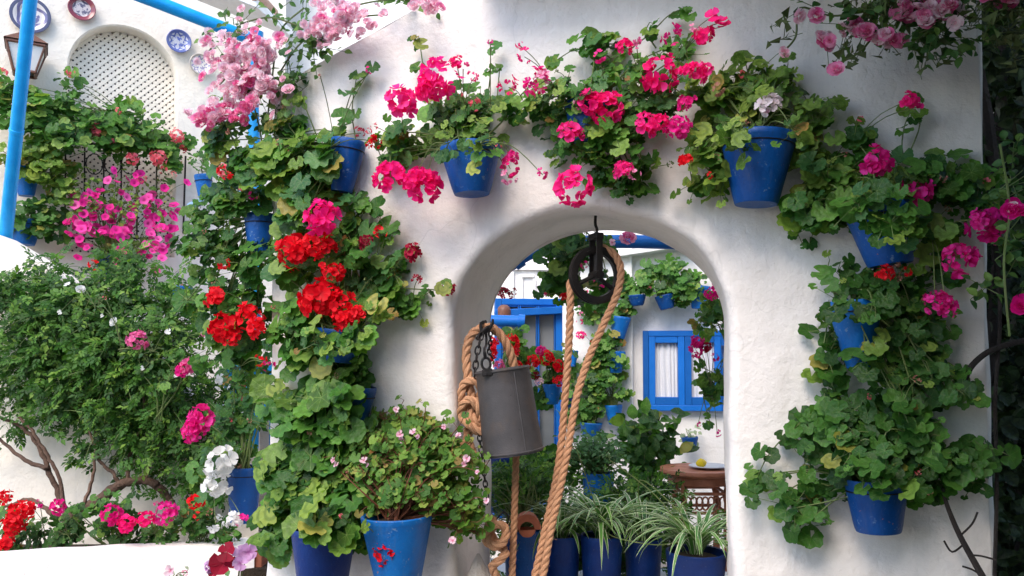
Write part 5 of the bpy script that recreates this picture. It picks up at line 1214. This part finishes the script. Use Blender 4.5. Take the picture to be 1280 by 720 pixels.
# ================================================================== SPIDER PLANTS
def strip_mesh(seed):
    r = random.Random(seed); V = []; Fs = []; U = []; n = 10; up0 = R(r.uniform(55, 86)); bend = r.uniform(1.1, 2.4); x = y = 0; ang = up0; wd = 0.028
    for i in range(n + 1):
        t = i / n; w_ = wd * (math.sin(math.pi * min(1, t * .9 + .12)) ** .7) * (1 - t * .55); tw = r.uniform(-.1, .1) * t
        for s_, dz in ((-1, .35), (0, 0), (1, .35)): V.append((s_ * w_, x - dz * w_ * math.sin(ang) * 1, y + dz * w_ * math.cos(ang) + s_ * tw * w_)); U.append((.5 + s_ * .5, t))
        x += math.cos(ang) / n; y += math.sin(ang) / n; ang -= bend / n * (1.3 - .4 * t)
    for i in range(n):
        for j in range(2): Fs.append((i * 3 + j, i * 3 + j + 1, i * 3 + j + 4, i * 3 + j + 3))
    return np.array(V), Fs, np.array(U)
TEMPL['strip'] = [strip_mesh(i) for i in range(10)]
def spider(label, px, py, wt, by, wb, Y, n, ln_, runners=()):
    T = at(px, py, Y); B = at(px, by, Y); rt = wt / 2 * Y / F; rb = wb / 2 * Y / F
    root = thing('spider_plant', label, 'potted plant', B, 'spider plants in deep blue pots under the arch'); org = root.location.copy()
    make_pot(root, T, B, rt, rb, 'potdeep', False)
    for i in range(n):
        a = random.uniform(0, 6.283); s_ = ln_ * random.uniform(.55, 1.15)
        c, s = math.cos(a), math.sin(a); m3 = np.array([[c, -s, 0], [s, c, 0], [0, 0, 1]]) * s_
        m3[:, 0] *= .2 / s_ if s_ > 0 else 1; m3[:, 0] *= 2.4
        p = T + Vector((-s * .012 + random.gauss(0, .008), c * .012, -.015)); inst('leaf', 'strip', 'spider', root, org, p, m3)
    for rn in runners:
        pts_ = [at(x, y, yy) for x, y, yy in rn]; MB().tube(bez(pts_, 6), .0022, 5).build('runner', M['stem'], root)
        for k in range(9):
            a = random.uniform(0, 6.283); c, s = math.cos(a), math.sin(a); m3 = np.array([[c, -s, 0], [s, c, 0], [0, 0, 1]]) * random.uniform(.05, .09)
            inst('leaf', 'strip', 'spider', root, org, pts_[-1], m3)
    return root
spider('spider plant in the deep blue pot just right of the lowest rope', 702, 668, 46, 790, 34, 3.35, 46, .36, [[(700, 650, 3.35), (650, 620, 3.3), (600, 600, 3.3)]])
spider('spider plant in the second deep blue pot right of the rope, long trailing runner', 752, 668, 52, 800, 38, 3.30, 60, .40, [[(752, 660, 3.3), (770, 672, 3.1), (820, 681, 3.05), (855, 676, 3.05)], [(750, 650, 3.3), (720, 560, 3.3), (700, 520, 3.3)]])
spider('spider plant in the deep blue pot third right of the rope, partly hidden', 804, 672, 46, 800, 34, 3.38, 50, .38, [[(804, 660, 3.38), (800, 600, 3.3), (850, 640, 3.2)]])
spider('largest spider plant in the wide deep blue pot against the right jamb', 870, 688, 74, 820, 50, 3.12, 62, .38, [[(866, 680, 3.1), (820, 620, 3.2), (762, 575, 3.3)], [(870, 680, 3.12), (850, 640, 3.1), (858, 625, 3.1)]])
T_, B_ = at(656, 660, 3.3), at(654, 800, 3.3); dp = thing('potted_bush', 'green bush in the blue pot behind the lowest rope and the clay tile', 'potted plant', B_)
make_pot(dp, T_, B_, 26 * 3.3 / F, 18 * 3.3 / F, 'potblue', False)
def bush(root, px, py, rx, ry, Y, n, leaf, mat, size, dep=.15, up=.5, stem_to=None, stemmat='stem'):
    org = parent_world(root); pl = flat(Y); LP = []; LM = []; st = MB(); b0 = stem_to if stem_to is not None else at(px, py + ry, Y)
    for i in range(n):
        a, b, c = rv(.5); q = Vector((a, b, c)); p0 = pl.P(px + a * rx, py + b * ry, c * dep)
        if i % 6 == 0: st.tube(bez([b0 + rv(.01), (b0 + p0) / 2 + rv(.02), p0], 3), .002, 4, False)
        LP.append(p0 - org); LM.append(rot_to(Vector((0, -.7, up)) + rv(.5), q + rv(.4) + Vector((0, 0, .2)), size * random.uniform(.6, 1.25)))
    me = scatter_mesh('foliage', TEMPL[leaf], LM, LP, M[mat]); o = bpy.data.objects.new('foliage', me); o.parent = root; COL.objects.link(o); o['kind'] = 'stuff'
    if st.v: st.build('stem', M[stemmat], root)
bush(dp, 648, 612, 46, 40, 3.5, 900, 'pin', 'jas', .045, .16, stem_to=T_)
# deeper plants
def bigpot(name, label, px, py, wt, by, wb, Y, mat, cat='potted plant', group=None, hoop=False):
    T = at(px, py, Y); B = at(px, by, Y); root = thing(name, label, cat, B, group); make_pot(root, T, B, wt / 2 * Y / F, wb / 2 * Y / F, mat, hoop, Vector((0, 1, 0))); return root, T
r_, T_ = bigpot('potted_lavender', 'fine leaved grey green cushion plant in a bright blue pot', 748, 590, 40, 690, 28, 4.4, 'potblue2'); bush(r_, 742, 568, 30, 24, 4.4, 1100, 'lf', 'leafD', .03, .15, 1.0, T_)
r_, T_ = bigpot('potted_laurel', 'upright glossy leaved shrub in the middle of the back row under the window', 812, 625, 36, 700, 26, 4.7, 'potblue'); bush(r_, 808, 565, 34, 48, 4.7, 260, 'blade', 'leafC', .085, .16, .6, T_); bush(r_, 806, 545, 28, 40, 4.65, 70, 'blade', 'leafA', .085, .12, .6, T_)
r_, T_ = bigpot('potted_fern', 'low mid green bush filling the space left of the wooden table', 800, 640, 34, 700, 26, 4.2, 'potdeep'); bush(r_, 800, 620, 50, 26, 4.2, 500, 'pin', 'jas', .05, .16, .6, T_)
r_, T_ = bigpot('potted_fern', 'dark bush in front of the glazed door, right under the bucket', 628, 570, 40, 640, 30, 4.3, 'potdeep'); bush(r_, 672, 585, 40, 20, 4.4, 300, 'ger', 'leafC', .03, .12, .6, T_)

lw_ = thing('fern_clump', 'low green ferny clump just behind the row of spider plants', 'plant', at(750, 690, 3.75)); bush(lw_, 755, 672, 110, 40, 3.75, 1900, 'pin', 'jas', .055, .14, .6)
# wall pots on back wall
BG = 'blue pots hanging on the back wall beyond the arch'
def bpot(label, pot, blobs, flowers=(), mat='potblue2', mats=('leafA', 'leafB'), size=.042, leaf='ger', pl=BACK, **kw):
    return plant('back_wall_pot', label, 'potted plant', pl, blobs, flowers, pot=pot, potmat=mat, leaf=leaf, mats=mats, size=size, joined=True, petiole=False, spread=.042, back=.09, per=7, group=BG, hoop=False, potoff=.16, **kw)
bpot('top left pot of the shelf row, yellowish leaves, just right of the pulley', (796, 369, 23, 797, 382, 15), [(800, 354, 26, 14, .15, 12), (783, 358, 14, 10, .1, 4)], [(812, 360, 3, 'salmon', 'sparse')], 'potblue')
bpot('middle pot of the shelf row above the blue window, bushiest', (830, 369, 24, 834, 386, 17), [(835, 350, 28, 20, .2, 18), (825, 334, 14, 8, .08, 3)], [], 'potblue')
bpot('right pot of the shelf row above the blue window', (876, 358, 26, 874, 386, 19), [(858, 355, 22, 24, .2, 14), (850, 375, 14, 10, .1, 4)], [(895, 366, 7, 'magenta', 'dome')], 'potblue2')
bpot('upper pot of the wall column left of the blue window', (776, 396, 25, 773, 423, 15), [(755, 392, 25, 12, .14, 9), (775, 388, 16, 8, .1, 4), (740, 385, 18, 14, .12, 6)], [(725, 402, 4, 'pink', 'sparse'), (724, 380, 5, 'bicol', 'sparse'), (727, 392, 4, 'rosedeep', 'sparse'), (733, 364, 3, 'pink', 'sparse'), (739, 352, 4, 'salmon', 'sparse')])
bpot('second pot down the wall column left of the blue window', (771, 439, 22, 770, 466, 14), [(757, 430, 18, 12, .14, 8), (765, 448, 16, 10, .16, 5), (745, 445, 15, 14, .1, 5)], [(726, 419, 5, 'pink', 'dome'), (741, 428, 4, 'red', 'sparse')])
bpot('third pot down the wall column, with the fullest plant', (767, 506, 22, 768, 530, 14), [(760, 485, 28, 22, .18, 22), (740, 470, 18, 14, .14, 8), (735, 495, 14, 14, .12, 6)])
bpot('lowest blue pot of the wall column, tilted, above the grey green cushion plant', (739, 528, 28, 738, 546, 20), [(733, 520, 18, 12, .14, 8), (745, 512, 12, 8, .1, 3)])
bpot('small bright blue pot between the two hanging ropes', (716, 438, 14, 715, 458, 9), [(720, 474, 16, 12, .1, 5), (712, 494, 10, 10, .1, 3)])
bpot('dark blue pot low behind the ropes with trailing stems', (716, 492, 18, 716, 512, 12), [(712, 510, 18, 16, .1, 7)], [], 'potblue')
bpot('small dark blue pot of pale succulents under the blue window', (862, 546, 21, 863, 563, 13), [(862, 542, 9, 5, .06, 4)], [], 'potblue', ('succ',), .045, 'blade')
bpot('red geranium in front of the blue glazed door', (690, 480, 24, 690, 505, 16), [(694, 448, 14, 12, .08, 5), (688, 488, 18, 16, .08, 6), (684, 512, 12, 14, .08, 3)], [(666, 452, 8, 'red', 'head'), (684, 447, 8, 'red', 'head'), (676, 438, 6, 'magenta', 'head'), (699, 458, 7, 'red', 'dome'), (699, 476, 7, 'red', 'head'), (669, 470, 5, 'darkred', 'dome'), (674, 478, 5, 'rosepink', 'dome')], pl=Plane(680, 4.6, 0))
bpot('red and pink geranium glimpsed inside the rope loop behind the bucket', (625, 470, 24, 625, 495, 16), [(645, 440, 8, 16, .1, 5), (650, 455, 10, 14, .1, 5), (640, 418, 8, 5, .06, 2)], [(638, 428, 10, 'red', 'head'), (612, 440, 9, 'red', 'dome'), (613, 428, 8, 'red', 'head'), (640, 440, 8, 'red', 'dome'), (624, 456, 6, 'rosedeep', 'dome'), (648, 457, 5, 'red', 'dome')], pl=Plane(640, 4.5, 0))
PR = Plane(895, 3.7, 0)
plant('hanging_geranium', 'red and pink geranium hanging just inside the right jamb of the arch', 'potted plant', PR, [(885, 405, 22, 16, .1, 8), (895, 485, 18, 18, .1, 9), (895, 385, 14, 16, .1, 5)],
      [(870, 437, 9, 'magenta', 'head'), (872, 427, 7, 'magenta', 'dome'), (883, 434, 6, 'darkred', 'dome'), (893, 447, 6, 'magenta', 'sparse'), (872, 447, 4, 'pink', 'single'), (892, 366, 9, 'magenta', 'head'), (873, 530, 4, 'magenta', 'sparse'), (897, 542, 5, 'magenta', 'sparse')],
      pot=(914, 432, 24, 914, 470, 16), leaf='ger', mats=('leafA', 'leafB'), size=.034, sprigs=[[(910, 480), (890, 465), (872, 458)], [(905, 470), (885, 475), (875, 468)], [(880, 500), (885, 520), (890, 535)]], hoop=False, group=AG + ' inside')
PT = Plane(700, 3.6, 0)
plant('hanging_geranium', 'dark green geranium hanging behind the pulley at the top of the arch', 'potted plant', PT, [(708, 322, 24, 20, .14, 14), (692, 345, 14, 18, .12, 7), (720, 305, 26, 14, .12, 8), (712, 370, 18, 18, .1, 7), (755, 365, 16, 16, .1, 5), (755, 300, 14, 6, .06, 2)],
      [(731, 330, 6, 'pink', 'sparse'), (739, 349, 5, 'pink', 'sparse'), (706, 371, 5, 'red', 'dome'), (752, 358, 4, 'pink', 'sparse'), (683, 368, 4, 'pink', 'sparse'), (785, 299, 9, 'rosedeep', 'rose', .35), (765, 303, 4, 'bicol', 'single', .35)],
      leaf='ger', mats=('leafC', 'leafA', 'leafC'), size=.04, root_px=(715, 270), group=AG + ' inside')
plant('hanging_geranium', 'single dark red bloom peeking past the left jamb of the arch', 'plant', flat(3.5), [(600, 372, 6, 6, .03, 1)], [(630, 366, 7, 'darkred', 'dome', .0), (637, 368, 6, 'darkred', 'sparse', .0), (643, 365, 5, 'darkred', 'sparse', .0)], leaf='ger', mats=('leafA',), size=.02, root_px=(596, 385))
pipe('curved_pipe', 'blue pipe crossing behind the pulley at the top of the arch', bez([at(636, 332, 4.0), at(668, 314, 4.0), at(720, 304, 4.0), at(790, 302, 4.0), at(910, 306, 4.0)], 5), .034, 'blue', 'pipe', [(at(642, 329, 4.0), at(652, 322.5, 4.0), .042)])

# wooden table with lemon plate
YT = 4.4; tt = at(875, 590, YT); tb_ = thing('wooden_table', 'reddish carved wooden table at lower right seen through the arch', 'table', Vector((tt.x, YT, 0)))
rT = 50 * YT / F
MB().lathe([(0.001, .022), (rT * .98, .022), (rT, .014), (rT, .004), (rT * .96, -.004), (rT * .9, -.008), (0.001, -.008)], tt, (0, 0, 1), 44).build('tabletop', M['wood'], tb_)
MB().lathe([(rT * .80, -.008), (rT * .80, -.055), (rT * .76, -.055), (rT * .76, -.008)], tt, (0, 0, 1), 36).build('apron', M['wood'], tb_)
for k in range(4):
    a_ = R(45 + 90 * k); d = Vector((math.cos(a_), math.sin(a_), 0)) * rT * .74
    mb = MB(); mb.lathe([(.02, 0), (.02, -.04), (.014, -.06), (.024, -.1), (.016, -.14), (.022, -.3), (.014, -.34), (.02, -.4), (.018, -tt.z + .0)], tt + d + Vector((0, 0, -.008)), (0, 0, 1), 12); mb.build('leg', M['wood'], tb_)
for z_ in (-.10, -.20):
    for k in range(4):
        a0, a1 = R(45 + 90 * k), R(135 + 90 * k); MB().tube([tt + Vector((math.cos(a0), math.sin(a0), 0)) * rT * .74 + Vector((0, 0, z_)), tt + Vector((math.cos(a1), math.sin(a1), 0)) * rT * .74 + Vector((0, 0, z_))], .009, 8).build('stretcher', M['wood'], tb_)
for k in range(-3, 4):
    c = tt + Vector((k * rT * .14, -rT * .53, -.15)); MB().tube([c + Vector((.018 * math.cos(t), 0, .035 * math.sin(t))) for t in [6.283 * i / 12 for i in range(13)]], .005, 6).build('carved_ring', M['wood'], tb_)
pt = thing('white_dish', 'white dish on the wooden table', 'dish', at(888, 584, YT)); MB().lathe([(0.001, 0), (.06, 0), (.10, .012), (.105, .014), (.1, .018), (.06, .006), (0.001, .005)], tt + Vector((.04, -.02, .023)), (0, 0, 1), 28).build('bowl', M['white'], pt)
mb = MB(); mb.lathe([(0.001, -.03), (.008, -.028), (.02, -.015), (.026, 0), (.02, .015), (.008, .028), (0.001, .03)], tt + Vector((0.0, -.03, .052)), (1, .2, .1), 18); o = mb.build('lemon', M['lemon'], None); o['category'] = 'lemon'; o['label'] = 'yellow lemon lying on the dish on the wooden table'
# eave with clay tiles at upper left, above the house wall
ev = thing('eave', 'grey white eave corner above the blue pipe at the top left', 'eave', at(300, 30, 5.2))
p, q = at(165, -42, 5.0), at(345, 30, 5.4); MB().box((p + q) / 2 + Vector((0, .0, .03)), (q - p) / 2, Vector((.05, .25, 0)), Vector((0, 0, .03))).build('soffit', M['lime2'], ev, bevel=.006)
for k in range(6):
    f = .1 + k * .16; c = p.lerp(q, f) + Vector((0, -.05, .08)); MB().tube([c + Vector((0, -.18, -.01)), c + Vector((0, .25, .04))], .05, 12).build('tile', M['tile'], ev)
